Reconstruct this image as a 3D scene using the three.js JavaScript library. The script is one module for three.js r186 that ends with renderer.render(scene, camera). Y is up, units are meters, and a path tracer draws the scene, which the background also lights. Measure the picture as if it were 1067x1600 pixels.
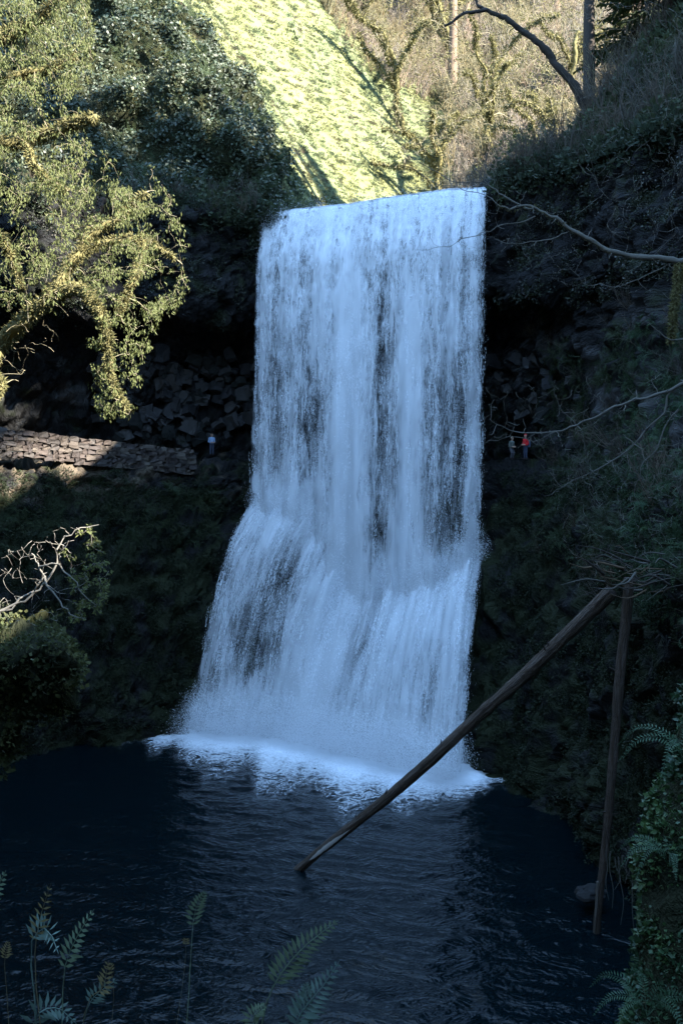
import * as THREE from 'three';
import { mergeGeometries } from 'three/addons/utils/BufferGeometryUtils.js';
import { MarchingCubes } from 'three/addons/objects/MarchingCubes.js';
import { createNoise2D, createNoise3D } from 'simplex-noise';

// ---------- camera, sky, sun, exposure ----------
const scene = new THREE.Scene();
const FOCAL = 1715, EYE = 14.5, PITCH = -Math.atan(110 / FOCAL);
const camera = new THREE.PerspectiveCamera(2 * Math.atan(800 / FOCAL) * 180 / Math.PI, 1067 / 1600, 0.1, 600);
camera.position.set(0, EYE, 0);
camera.rotation.x = PITCH;
const renderer = new THREE.WebGLRenderer({ antialias: true });
renderer.toneMapping = THREE.LinearToneMapping;
renderer.toneMappingExposure = 10.6;
renderer.shadowMap.enabled = true;

const SUN = new THREE.Vector3(0.70, 0.58, 0.35).normalize();
{ // clear blue sky: deep overhead, paler towards the horizon
  const w = 256, h = 128, data = new Float32Array(w * h * 4);
  for (let j = 0; j < h; j++) for (let i = 0; i < w; i++) {
    const e = ((j + 0.5) / h - 0.5) * Math.PI, a = ((i + 0.5) / w - 0.5) * 2 * Math.PI;
    const y = Math.sin(e), c = Math.max(0, Math.cos(e) * Math.cos(a) * SUN.x + y * SUN.y + Math.cos(e) * Math.sin(a) * SUN.z);
    const t = Math.pow(1 - Math.max(0, y), 3), g = 0.10 * Math.pow(c, 12), k = (j * w + i) * 4;
    const low = y < 0 ? 0.35 : 1;
    data[k] = (0.128 + 0.12 * t + g) * low; data[k + 1] = (0.242 + 0.13 * t + g) * low; data[k + 2] = (0.44 + 0.09 * t + g * 0.9) * low; data[k + 3] = 1;
  }
  const sky = new THREE.DataTexture(data, w, h, THREE.RGBAFormat, THREE.FloatType);
  sky.mapping = THREE.EquirectangularReflectionMapping; sky.magFilter = THREE.LinearFilter; sky.needsUpdate = true;
  scene.background = sky; scene.environment = sky;
}
const sun = new THREE.DirectionalLight(new THREE.Color(1, 0.94, 0.84), 4);
sun.name = 'sun'; sun.position.copy(SUN).multiplyScalar(150).add(new THREE.Vector3(0, 20, -50)); sun.target.position.set(0, 20, -50);
sun.castShadow = true; Object.assign(sun.shadow.camera, { left: -90, right: 90, top: 90, bottom: -90, near: 1, far: 400 });
scene.add(sun, sun.target);

// ---------- helpers ----------
const V = (x, y, z) => new THREE.Vector3(x, y, z);
function seeded(s) { return () => { s = (s + 0x6d2b79f5) | 0; let t = Math.imul(s ^ (s >>> 15), 1 | s); t = (t + Math.imul(t ^ (t >>> 7), 61 | t)) ^ t; return ((t ^ (t >>> 14)) >>> 0) / 4294967296; }; }
let R = seeded(7);
const n2 = createNoise2D(seeded(11)), n3 = createNoise3D(seeded(12));
const lerp = (a, b, t) => a + (b - a) * t, clamp = (x, a = 0, b = 1) => Math.min(b, Math.max(a, x));
const smooth = (a, b, x) => { const t = clamp((x - a) / (b - a)); return t * t * (3 - 2 * t); };
const rnd = (a, b) => a + (b - a) * R(), pick = (a) => a[Math.floor(R() * a.length)];
const fbm3 = (x, y, z, o = 4) => { let s = 0, a = 0.5, f = 1; for (let i = 0; i < o; i++) { s += a * n3(x * f, y * f, z * f); a *= 0.5; f *= 2.03; } return s; };
const fbm2 = (x, y, o = 4) => { let s = 0, a = 0.5, f = 1; for (let i = 0; i < o; i++) { s += a * n2(x * f, y * f); a *= 0.5; f *= 2.03; } return s; };
const tab = (xs, ys, x) => { let i = 0; if (x <= xs[0]) return ys[0]; while (i < xs.length - 2 && x > xs[i + 1]) i++; return lerp(ys[i], ys[i + 1], clamp((x - xs[i]) / (xs[i + 1] - xs[i]))); };
// direction seen at a place of the photograph, and the point along it at a distance d in front of the viewpoint / at a height
const CP = Math.cos(PITCH), SP = Math.sin(PITCH);
const dir = (px, py) => { const x = (px - 533.5) / FOCAL, y = -(py - 800) / FOCAL; return V(x, y * CP + SP, y * SP - CP); };
const W = (px, py, d) => { const v = dir(px, py); return v.multiplyScalar(d / -v.z).add(V(0, EYE, 0)); };
const Wy = (px, py, y) => { const v = dir(px, py); return v.multiplyScalar((y - EYE) / v.y).add(V(0, EYE, 0)); };
const names = new Map();
const numbered = (n) => { const k = names.get(n) ?? 0; names.set(n, k + 1); return k ? n + '_' + String(k).padStart(3, '0') : n; };
function shade(o) { o.traverse((m) => { if (m.isMesh) { m.castShadow = true; m.receiveShadow = true; } }); return o; }
function mesh(name, g, m, parent = scene) { const o = new THREE.Mesh(g, m); o.name = parent === scene ? numbered(name) : name; o.castShadow = o.receiveShadow = true; parent.add(o); return o; }
function struct(name, g, m, parent = scene) { const o = mesh(name, g, m, parent); if (parent === scene) o.userData.kind = 'structure'; return o; }
function tag(o, label, category, group) { Object.assign(o.userData, { label, category }); if (group) o.userData.group = group; return o; }
function thing(name, at, label, category, group) { const o = new THREE.Group(); o.name = numbered(name); o.position.copy(at); scene.add(o); return tag(o, label, category, group); }
function std(r, g, b, rough = 0.9, extra = {}) { return new THREE.MeshPhysicalMaterial({ specularIntensity: 0.22, color: new THREE.Color().setRGB(r, g, b), roughness: rough, side: THREE.DoubleSide, ...extra }); }
function leafMat(r, g, b, rough = 0.75, through = 0.4, extra = {}) { return new THREE.MeshPhysicalMaterial({ color: new THREE.Color().setRGB(r, g, b), roughness: rough, specularIntensity: 0.25, transmission: through, thickness: 0, side: THREE.DoubleSide, ...extra }); }
function geo(pos, idx, col) {
  const g = new THREE.BufferGeometry();
  g.setAttribute('position', new THREE.Float32BufferAttribute(pos, 3));
  if (col) g.setAttribute('color', new THREE.Float32BufferAttribute(col, 3));
  if (idx) g.setIndex(idx);
  g.computeVertexNormals();
  return g;
}
function noiseTex(size, fn, rep = 1) { // grey texture that tiles
  const d = new Uint8Array(size * size * 4);
  for (let j = 0; j < size; j++) for (let i = 0; i < size; i++) { const v = clamp(fn(i / size, j / size)) * 255, k = (j * size + i) * 4; d[k] = d[k + 1] = d[k + 2] = v; d[k + 3] = 255; }
  const t = new THREE.DataTexture(d, size, size); t.wrapS = t.wrapT = THREE.RepeatWrapping; t.magFilter = THREE.LinearFilter; t.repeat.set(rep, rep); t.needsUpdate = true; return t;
}
const tiled = (u, v, f, o) => { // periodic noise from a torus
  let s = 0, a = 0.5; for (let i = 0; i < o; i++) { const w = f * Math.pow(2, i) / (2 * Math.PI); s += a * n3(Math.cos(u * 6.2832) * w + Math.cos(v * 6.2832) * w * 0.73 + i * 7, Math.sin(u * 6.2832) * w - Math.cos(v * 6.2832) * w * 0.41, Math.sin(v * 6.2832) * w + 3 * i); a *= 0.55; } return s * 0.5 + 0.5;
};
// smooth sheet through a grid of points, then pushed about by displace(point, normal, u, v)
function cat(p0, p1, p2, p3, t) { const a = t * t, b = a * t; return 0.5 * (2 * p1 + (p2 - p0) * t + (2 * p0 - 5 * p1 + 4 * p2 - p3) * a + (3 * p1 - p0 - 3 * p2 + p3) * b); }
function sheet(rows, nu, nv, displace, colour, size = [1, 1]) {
  const nr = rows.length, nc = rows[0].length, P = [], at = (r, c) => rows[clamp(r, 0, nr - 1)][clamp(c, 0, nc - 1)];
  const pos = new Float32Array((nu + 1) * (nv + 1) * 3), uv = new Float32Array((nu + 1) * (nv + 1) * 2), idx = [];
  for (let j = 0; j <= nv; j++) for (let i = 0; i <= nu; i++) {
    const fr = j / nv * (nr - 1), fc = i / nu * (nc - 1), r = Math.min(nr - 2, Math.floor(fr)), c = Math.min(nc - 2, Math.floor(fc)), tr = fr - r, tc = fc - c, k = j * (nu + 1) + i;
    for (let a = 0; a < 3; a++) {
      const g = (rr) => cat(at(rr, c - 1).getComponent(a), at(rr, c).getComponent(a), at(rr, c + 1).getComponent(a), at(rr, c + 2).getComponent(a), tc);
      pos[k * 3 + a] = cat(g(r - 1), g(r), g(r + 1), g(r + 2), tr);
    }
    uv[k * 2] = i / nu * size[0]; uv[k * 2 + 1] = j / nv * size[1];
  }
  for (let j = 0; j < nv; j++) for (let i = 0; i < nu; i++) { const a = j * (nu + 1) + i, b = a + 1, c = a + nu + 1, d = c + 1; idx.push(a, c, b, b, c, d); }
  const g = new THREE.BufferGeometry();
  g.setAttribute('position', new THREE.BufferAttribute(pos, 3)); g.setAttribute('uv', new THREE.BufferAttribute(uv, 2)); g.setIndex(idx); g.computeVertexNormals();
  const n = g.attributes.normal, p = V(), q = V();
  if (displace) {
    const nor = n.array.slice();
    for (let k = 0; k < pos.length / 3; k++) {
      p.set(pos[k * 3], pos[k * 3 + 1], pos[k * 3 + 2]); q.set(nor[k * 3], nor[k * 3 + 1], nor[k * 3 + 2]);
      const m = displace(p, q, uv[k * 2] / size[0], uv[k * 2 + 1] / size[1]);
      pos[k * 3] += q.x * m; pos[k * 3 + 1] += q.y * m; pos[k * 3 + 2] += q.z * m;
    }
    g.computeVertexNormals();
  }
  if (colour) {
    const col = new Float32Array(pos.length);
    for (let k = 0; k < pos.length / 3; k++) { p.set(pos[k * 3], pos[k * 3 + 1], pos[k * 3 + 2]); q.set(n.getX(k), n.getY(k), n.getZ(k)); const c = colour(p, q); col[k * 3] = c[0]; col[k * 3 + 1] = c[1]; col[k * 3 + 2] = c[2]; }
    g.setAttribute('color', new THREE.BufferAttribute(col, 3));
  }
  return g;
}
const hash = (x, y, z) => { let h = Math.imul(x | 0, 374761393) ^ Math.imul(y | 0, 668265263) ^ Math.imul(z | 0, 2147483629); h = Math.imul(h ^ (h >>> 13), 1274126177); return ((h ^ (h >>> 16)) >>> 0) / 4294967296; };
function blocks(p, sx, sy, sz) { // fractured rock: every cell its own tilted facet
  const x = p.x / sx, y = p.y / sy, z = p.z / sz, ix = Math.floor(x), iy = Math.floor(y), iz = Math.floor(z);
  let best = 9, second = 9, val = 0;
  for (let a = -1; a < 2; a++) for (let b = -1; b < 2; b++) for (let c = -1; c < 2; c++) {
    const X = ix + a, Y = iy + b, Z = iz + c, hx = hash(X, Y, Z), hy = hash(X + 91, Y, Z), hz = hash(X, Y + 57, Z), dx = X + hx - x, dy = Y + hy - y, dz = Z + hz - z, d = dx * dx + dy * dy + dz * dz;
    if (d < best) { second = best; best = d; val = hash(X, Y, Z + 33) + dx * (hx - 0.5) * 0.9 + dy * (hy - 0.5) * 0.9 + dz * (hz - 0.5) * 0.9; } else if (d < second) second = d;
  }
  return val - 0.35 * (1 - smooth(0, 0.18, Math.sqrt(second) - Math.sqrt(best)));
}
// tapered tube along a polyline
const curveOf = (pts) => new THREE.CatmullRomCurve3(pts, false, 'centripetal');
function tube(pos, idx, pts, r0, r1, sides, steps, rough = 0, col, tint, power = 1) {
  const c = pts.length > 2 ? curveOf(pts) : null, base = pos.length / 3, p = V(), t = V(), a = V(), b = V(), up = V(0.31, 0.9, 0.29);
  for (let j = 0; j <= steps; j++) {
    const s = j / steps;
    if (c) { c.getPoint(s, p); c.getTangent(s, t); } else { p.copy(pts[0]).lerp(pts[1], s); t.copy(pts[1]).sub(pts[0]).normalize(); }
    a.crossVectors(t, up); if (a.lengthSq() < 1e-4) a.set(1, 0, 0); a.normalize(); b.crossVectors(t, a);
    const r = lerp(r0, r1, Math.pow(s, power));
    for (let k = 0; k < sides; k++) {
      const w = k / sides * 6.2832, cs = Math.cos(w), sn = Math.sin(w);
      let q = r; if (rough) q *= 1 + rough * n3((p.x + a.x * cs * r) * 4, (p.y + a.y * cs * r) * 4, (p.z + b.z * sn * r) * 4 + k);
      pos.push(p.x + (a.x * cs + b.x * sn) * q, p.y + (a.y * cs + b.y * sn) * q, p.z + (a.z * cs + b.z * sn) * q);
      if (col) col.push(...tint);
    }
  }
  for (let j = 0; j < steps; j++) for (let k = 0; k < sides; k++) { const i = base + j * sides + k, n = base + j * sides + (k + 1) % sides; idx.push(i, i + sides, n, n, i + sides, n + sides); }
  const e0 = pos.length / 3, f = c ? c.getPoint(0) : pts[0], l = c ? c.getPoint(1) : pts[1];
  pos.push(f.x, f.y, f.z, l.x, l.y, l.z); if (col) col.push(...tint, ...tint);
  for (let k = 0; k < sides; k++) { const n = (k + 1) % sides; idx.push(e0, base + k, base + n, e0 + 1, base + steps * sides + n, base + steps * sides + k); }
}
const tubeGeo = (pts, r0, r1, sides = 7, steps = 14, rough = 0.2, power = 1) => { const pos = [], idx = []; tube(pos, idx, pts, r0, r1, sides, steps, rough, null, null, power); return geo(pos, idx); };
const local = (g, at) => g.translate(-at.x, -at.y, -at.z);
function instanced(name, g, m, list, parent = scene, kind = 'stuff') { // list: [position, quaternion, scale, colour]
  const o = new THREE.InstancedMesh(g, m, list.length), M = new THREE.Matrix4(), c = new THREE.Color();
  list.forEach(([p, q, s, k], i) => { o.setMatrixAt(i, M.compose(p, q, s)); if (k) o.setColorAt(i, c.setRGB(...k)); });
  o.name = parent === scene ? numbered(name) : name; o.castShadow = o.receiveShadow = true; if (kind) o.userData.kind = kind; parent.add(o); return o;
}
const Q = (x, y, z) => new THREE.Quaternion().setFromEuler(new THREE.Euler(x, y, z, 'YXZ'));
// points spread over a mesh
function scatter(g, n, keep) {
  const p = g.attributes.position, N = g.attributes.normal, ix = g.index.array, cum = [], a = V(), b = V(), c = V(); let sum = 0;
  for (let i = 0; i < ix.length; i += 3) { a.fromBufferAttribute(p, ix[i]); b.fromBufferAttribute(p, ix[i + 1]); c.fromBufferAttribute(p, ix[i + 2]); sum += b.sub(a).cross(c.sub(a)).length(); cum.push(sum); }
  const out = [];
  for (let k = 0; k < n; k++) {
    const t = R() * sum; let lo = 0, hi = cum.length - 1; while (lo < hi) { const m = (lo + hi) >> 1; if (cum[m] < t) lo = m + 1; else hi = m; }
    let u = R(), v = R(); if (u + v > 1) { u = 1 - u; v = 1 - v; }
    const i = lo * 3; a.fromBufferAttribute(p, ix[i]); b.fromBufferAttribute(p, ix[i + 1]); c.fromBufferAttribute(p, ix[i + 2]);
    const q = a.clone().addScaledVector(b.sub(a), u).addScaledVector(c.sub(a), v), nn = V().fromBufferAttribute(N, ix[i]);
    if (!keep || keep(q, nn)) out.push([q, nn]);
  }
  return out;
}

// ---------- shared materials ----------
const rockBump = noiseTex(512, (u, v) => tiled(u, v, 9, 5));
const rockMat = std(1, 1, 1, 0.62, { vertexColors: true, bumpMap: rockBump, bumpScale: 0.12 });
const soilMat = std(1, 1, 1, 0.95, { vertexColors: true, bumpMap: rockBump, bumpScale: 0.08 });

// ---------- gorge walls ----------
const RIM = 26.55, TRAIL = 13.3;
const CX = [-700, -350, -60, 80, 200, 310, 410, 500, 600, 700, 780, 860, 950, 1067, 1250, 1600];
const CY = [32, 26.5, 24, 21.5, 20.5, 18, 13.4, 13.2, 10.8, 6, 2, 0, -3];
const CD = [
  [34, 30, 29.6, 29.4, 31, 33, 33, 29, 28, 26, 25, 24, 23], [46, 42, 41.5, 41.4, 44, 46, 46.5, 42, 41, 39, 38, 37, 36], [54, 51, 50.6, 50.4, 53.5, 55.5, 56, 51.5, 50.5, 48.5, 47.5, 47, 45],
  [58, 54.5, 54, 53.8, 57, 59, 59.5, 55, 54, 52, 51, 50.5, 48], [61, 57, 56.6, 56.4, 59.5, 61, 61.5, 57.5, 56.3, 54.3, 53, 52.3, 50], [62, 58.4, 58, 57.8, 61, 62.5, 63, 59, 57.8, 56, 54.8, 54.2, 52],
  [62, 59, 58.6, 58.4, 62, 63.5, 64, 60, 58, 56.6, 55.4, 54.8, 53], [61, 57.6, 57.2, 57, 61, 63, 63.5, 59, 55.2, 54.2, 53.5, 53.1, 51], [60, 56, 55.6, 55.4, 59.5, 61.5, 62, 57.5, 55, 52.2, 51, 50.4, 49],
  [58.5, 54.2, 53.8, 53.6, 57.5, 59.5, 60, 55.8, 53.8, 50.4, 49, 48.1, 47], [56, 52.5, 52, 51.8, 55, 57, 57.5, 53.5, 51.8, 49.5, 47.5, 46.3, 44], [53, 49.8, 49.5, 49.2, 51.5, 53, 53.5, 50, 48.3, 46, 44.2, 43.2, 41],
  [50, 46.5, 46, 45.5, 47, 47, 46, 43.5, 41.5, 39.5, 38.3, 37.5, 36], [46, 42, 41, 40, 39.8, 38.5, 35, 34, 30.8, 31.8, 31.2, 30.4, 28], [40, 36, 35, 34, 33.5, 32, 28, 27, 25, 24.5, 24, 23.5, 22], [33, 29, 28, 27, 26, 24, 21, 20, 19, 18, 17, 16, 15]];
const wallPoint = (px, y, d) => V((px - 533.5) / FOCAL * d, y, -d);
const wallDepth = (px, y) => { const ys = [...CY].reverse(), at = (c) => tab(ys, [...CD[c]].reverse(), y); return tab(CX, CX.map((_, c) => at(c)), px); };
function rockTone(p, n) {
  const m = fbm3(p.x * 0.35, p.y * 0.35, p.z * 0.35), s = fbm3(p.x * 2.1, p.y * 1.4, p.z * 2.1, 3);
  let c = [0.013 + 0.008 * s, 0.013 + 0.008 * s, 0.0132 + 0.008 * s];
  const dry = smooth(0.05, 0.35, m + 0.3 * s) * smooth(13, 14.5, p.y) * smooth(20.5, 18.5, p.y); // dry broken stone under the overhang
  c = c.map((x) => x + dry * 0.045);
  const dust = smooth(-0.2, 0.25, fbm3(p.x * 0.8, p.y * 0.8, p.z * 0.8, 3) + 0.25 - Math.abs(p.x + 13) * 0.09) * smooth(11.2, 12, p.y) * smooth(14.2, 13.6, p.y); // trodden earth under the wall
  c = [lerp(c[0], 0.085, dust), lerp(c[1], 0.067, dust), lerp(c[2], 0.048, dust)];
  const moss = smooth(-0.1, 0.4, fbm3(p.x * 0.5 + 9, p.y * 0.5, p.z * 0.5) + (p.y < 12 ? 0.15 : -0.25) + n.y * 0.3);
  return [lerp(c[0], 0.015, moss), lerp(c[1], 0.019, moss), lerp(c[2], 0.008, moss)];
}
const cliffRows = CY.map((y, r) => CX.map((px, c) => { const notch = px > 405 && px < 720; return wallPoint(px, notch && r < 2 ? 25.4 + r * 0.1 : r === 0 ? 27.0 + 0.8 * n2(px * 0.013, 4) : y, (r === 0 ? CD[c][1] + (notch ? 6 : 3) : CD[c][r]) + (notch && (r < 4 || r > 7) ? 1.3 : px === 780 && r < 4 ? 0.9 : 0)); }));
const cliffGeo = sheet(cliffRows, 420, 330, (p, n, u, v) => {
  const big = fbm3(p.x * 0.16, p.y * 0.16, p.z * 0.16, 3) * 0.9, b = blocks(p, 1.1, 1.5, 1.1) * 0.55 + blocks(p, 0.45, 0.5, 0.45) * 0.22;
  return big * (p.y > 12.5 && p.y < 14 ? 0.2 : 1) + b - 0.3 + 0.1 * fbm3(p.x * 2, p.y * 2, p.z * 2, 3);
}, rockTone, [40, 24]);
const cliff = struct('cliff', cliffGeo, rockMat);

// broken basalt blocks under the overhang left of the water, and a few on the right
function blockGeo(seed) {
  const r = seeded(seed), pts = [], g0 = new THREE.BoxGeometry(1, 1, 1, 2, 2, 2), p = g0.attributes.position, ax = V(r() - 0.5, r() - 0.5, r() - 0.5).normalize(), off = {};
  for (let i = 0; i < p.count; i++) { const k = [p.getX(i), p.getY(i), p.getZ(i)].map((x) => x.toFixed(1)).join(); off[k] ??= [r(), r(), r()]; const o = off[k], q = V(p.getX(i), p.getY(i), p.getZ(i)), f = 1 - 0.20 * q.length() * r() * 0.5; p.setXYZ(i, (q.x + (o[0] - 0.5) * 0.3) * f, (q.y + (o[1] - 0.5) * 0.3) * f, (q.z + (o[2] - 0.5) * 0.3) * f); }
  const g = g0.toNonIndexed(); g.computeVertexNormals(); return g;
}
const blockGeos = [1, 2, 3, 4, 5, 6].map((s) => blockGeo(s * 13));
const blockMats = [[0.05, 0.05, 0.051], [0.036, 0.036, 0.038], [0.066, 0.064, 0.062], [0.026, 0.028, 0.026]].map((c) => std(...c, 0.75, { bumpMap: rockBump, bumpScale: 0.02 }));
R = seeded(21);
for (let i = 0; i < 200; i++) {
  const right = i > 170, px = right ? rnd(770, 900) : rnd(150, 412), py = right ? rnd(570, 660) : 690 - 140 * Math.pow(R(), 0.8), y = EYE - (py - 690) / FOCAL * 60, d = wallDepth(px, y) - 0.15;
  const o = mesh('rock_block', pick(blockGeos), pick(blockMats), cliff), s = rnd(0.25, 0.75);
  o.position.copy(wallPoint(px, y, d)); o.rotation.set(rnd(-0.5, 0.5), rnd(-0.7, 0.7), rnd(-0.6, 0.6)); o.scale.set(s * rnd(0.8, 1.3), s * rnd(0.7, 1.3), s * 0.8);
}

// ---------- hill shoulder left of the lip ----------
const SR = [[430, 468, 60.2], [345, 466, 59.3], [290, 452, 60], [220, 420, 61.5], [150, 382, 63], [60, 318, 66], [-60, 240, 70], [-260, 120, 77], [-520, 0, 86]]; // py, silhouette px, depth
const shoulderRows = SR.map(([py, s, d], r) => {
  const r0 = r; r = Math.max(0, r - 1); const k = r * r * 0.35 + r * 0.7;
  return [W(s - 120, py, d + 22), W(s - 15, py, d + 9), W(s, py, d + 2.5), W(s - 35, py, d), W(s - 100, py, d - 1.2 + (r0 < 3 ? 2.2 : 0) + (r === 2 || r === 3 ? 1.8 : 0)), W(lerp(s, 0, 0.55), py, 57.4 + k + (r === 2 ? 1.5 : 0)), W(lerp(s, 0, 0.8), py, 55.5 + k), W(-60, py, 51.8 + k), W(-300, py, 44.5 + k), W(-700, py, 33 + k)];
}).reverse();
const soilTone = (p, n) => { const m = fbm3(p.x * 0.4, p.y * 0.4, p.z * 0.4), s = fbm3(p.x * 3, p.y * 3, p.z * 3, 2); return [0.024 + 0.012 * m + 0.01 * s, 0.026 + 0.01 * m + 0.009 * s, 0.012 + 0.006 * s]; };
const shoulderGeo = sheet(shoulderRows, 150, 130, (p) => 1.6 * fbm3(p.x * 0.22, p.y * 0.22, p.z * 0.22, 3) + 0.3 * fbm3(p.x * 1.3, p.y * 1.3, p.z * 1.3, 3), soilTone, [40, 40]);
struct('hillside', shoulderGeo, soilMat);

// ---------- valley above the falls and the wooded hill on the right ----------
const rimX = (d) => tab([-30, 10, 20, 29, 36, 42, 46.5, 49.8, 53, 56, 75, 100, 150], [14, 16, 17.5, 17.5, 15.2, 13.2, 11.4, 9.8, 7.8, 7.4, 9, 13, 22], d);
const crest = (d) => tab([-30, -4, 12, 17, 20, 30.8, 32.0, 37.6, 38.8, 46, 51, 62, 75, 150], [41, 41, 41, 41, 53, 53, 47, 47, 53, 53, 40, 37, 36, 40], d);  // ridge profile shaped for light: high to shade, dip lets sun reach wall
const creekX = (d) => tab([50, 60, 80, 110, 150], [1.6, 2.6, 6.4, 11, 17], d);
const valleyY = (x, d) => {
  const c = creekX(d), right = rimX(d) - 0.8, left = c - tab([50, 60, 75, 150], [7.5, 5.0, 1.6, 1.2], d);
  let y = RIM - 0.35 + Math.max(0, d - 56) * 0.02 + Math.max(0, d - 76) * 0.75;
  if (x > right) y = Math.max(y, Math.min(y + lerp((x - right) * lerp(1.0, 1.6, smooth(15, 19, d)), (x - right) * 0.35 + (x - right) ** 2 * 0.06, smooth(36, 47, d)), Math.max(crest(d), y + 2)) + 0.05 * Math.max(0, x - 40));
  if (x < left) y += (left - x) * 1.3;
  return y + 0.5 * fbm3(x * 0.25, 4, d * 0.25, 3) * smooth(0, 3, Math.max(x - right, left - x, d - 80));
};
function field(x0, x1, d0, d1, nx, nd, fn, colour, keep) {
  const pos = [], col = [], idx = [], uv = [];
  for (let j = 0; j <= nd; j++) for (let i = 0; i <= nx; i++) { const x = lerp(x0, x1, i / nx), d = lerp(d0, d1, j / nd), y = fn(x, d); pos.push(x, y, -d); col.push(...colour(V(x, y, -d), V(0, 1, 0))); uv.push(x, d); }
  for (let j = 0; j < nd; j++) for (let i = 0; i < nx; i++) { const a = j * (nx + 1) + i, b = a + 1, c = a + nx + 1, d = c + 1; if (!keep || keep(lerp(x0, x1, (i + 0.5) / nx), lerp(d0, d1, (j + 0.5) / nd))) idx.push(a, b, c, b, d, c); }
  const g = geo(pos, idx, col); g.setAttribute('uv', new THREE.Float32BufferAttribute(uv.map((x) => x / 6), 2)); return g;
}
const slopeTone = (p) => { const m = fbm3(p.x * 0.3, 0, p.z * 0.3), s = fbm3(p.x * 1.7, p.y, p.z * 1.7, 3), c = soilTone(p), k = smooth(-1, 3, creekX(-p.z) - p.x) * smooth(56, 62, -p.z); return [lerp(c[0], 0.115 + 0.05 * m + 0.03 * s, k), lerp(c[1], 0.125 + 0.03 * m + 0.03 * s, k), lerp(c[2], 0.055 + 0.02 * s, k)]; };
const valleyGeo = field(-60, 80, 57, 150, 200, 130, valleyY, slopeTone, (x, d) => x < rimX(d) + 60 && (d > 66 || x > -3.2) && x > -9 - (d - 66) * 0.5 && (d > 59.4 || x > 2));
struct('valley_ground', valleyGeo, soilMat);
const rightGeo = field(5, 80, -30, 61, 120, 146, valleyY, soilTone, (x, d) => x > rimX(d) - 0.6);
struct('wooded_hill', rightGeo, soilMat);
const nearY = (x, d) => { const f = d > 0 ? 12.9 - smooth(0.5, 3, d) * 0.6 - Math.max(0, d - 1.2) * 0.72 : 12.9 - d * 0.62; return Math.max(-3, f + Math.max(0, -x - 6 - Math.max(0, d) * 0.25) * 0.7 + Math.max(0, x - 3.4) * 0.35 + Math.max(0, x - 8) * 1.3) + 0.3 * fbm3(x * 0.4, 1, d * 0.4, 3) * smooth(1, 4, Math.abs(d)); };
struct('near_bank', field(-60, 40, -60, 26, 120, 110, nearY, soilTone, (x, d) => x < 18 || d < -20), soilMat);

// ---------- pool ----------
const waterBump = noiseTex(512, (u, v) => 0.5 + 0.55 * (tiled(u, v, 16, 4) - 0.5));
const footMid = Wy(520, 1180, 0);
const poolY = (x, d) => {
  const r = Math.hypot((x - footMid.x) * 0.8, -d - footMid.z), churn = Math.exp(-r / 6), warp = fbm2(x * 0.2, d * 0.2, 2) * 1.2;
  return (0.05 + 0.04 * smooth(42, 27, d)) * fbm2(x * 0.5 + warp, d * 1.2 - warp, 4) + 0.03 * Math.sin(r * 1.7 + warp * 3) * Math.exp(-r / 16) + churn * 0.16 * fbm2(x * 0.9, d * 1.1, 3);
};
const fallFoot = (px) => tab([300, 440, 560, 700], [1140, 1150, 1180, 1213], px);
{
  const pos = [], idx = [], uv = [], nx = 420, nd = 380, x0 = -34, x1 = 22, d0 = 20, d1 = 66;
  for (let j = 0; j <= nd; j++) for (let i = 0; i <= nx; i++) {
    const x = lerp(x0, x1, i / nx), d = lerp(d0, d1, j / nd), y = poolY(x, d);
    pos.push(x, y, -d); uv.push(x / 5, d / 3.2);
  }
  for (let j = 0; j < nd; j++) for (let i = 0; i < nx; i++) { const a = j * (nx + 1) + i, b = a + 1, c = a + nx + 1, d = c + 1; idx.push(a, b, c, b, d, c); }
  const g = geo(pos, idx); g.setAttribute('uv', new THREE.Float32BufferAttribute(uv, 2));
  struct('pool_water', g, new THREE.MeshPhysicalMaterial({ color: new THREE.Color().setRGB(0.0012, 0.0045, 0.006), roughness: 0.06, ior: 1.33, specularIntensity: 0.48, bumpMap: waterBump, bumpScale: 0.06 }));
}

// ---------- waterfall ----------
const lipPy = (px) => tab([415, 460, 540, 600, 660, 700, 745, 760], [333, 326, 318, 308, 300, 294.5, 293, 292], px);
const OUT = V(-0.25, 0, 0.97).normalize();
const lipPoint = (u) => { const px = lerp(415, 761, u); return Wy(px, lipPy(px), RIM + 0.12); };
const impactY = (u) => tab([0, 0.12, 0.25, 0.35, 0.5, 0.6, 0.8, 0.93, 1], [11.4, 10.9, 10.6, 8, 6.6, 7.2, 7.8, 8.4, 9.2], u) + 0.45 * n2(u * 13, 1.7) + 0.25 * n2(u * 37, 4.1);
const speedOut = (u) => 0.95 + 0.3 * n2(u * 9, 3);
function fallPoint(u, q) { // q 0..1 free fall, 1..2 down the rocks to the pool
  const L = lipPoint(u), yi = impactY(u), T = Math.sqrt(2 * (L.y - yi) / 9.8);
  if (q <= 1) { const t = q * T; return L.addScaledVector(OUT, speedOut(u) * t).add(V(0, -4.9 * t * t, 0)); }
  const I = L.clone().addScaledVector(OUT, speedOut(u) * T); I.y = yi;
  const px = lerp(302, 720, u), B = Wy(px, fallFoot(px), 0), C = I.clone().lerp(B, 0.5).addScaledVector(OUT, 0.3), t = q - 1; C.y = I.y - lerp(2.1, 3.0, smooth(0.2, 0.45, u) * smooth(0.65, 0.5, u));
  return I.multiplyScalar((1 - t) * (1 - t)).addScaledVector(C, 2 * t * (1 - t)).addScaledVector(B, t * t);
}
const band = (a, b, x) => smooth(a - 0.06, a + 0.06, x) * (1 - smooth(b - 0.06, b + 0.06, x)), hump = (c, w, x) => Math.exp(-(((x - c) / w) ** 2));
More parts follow.
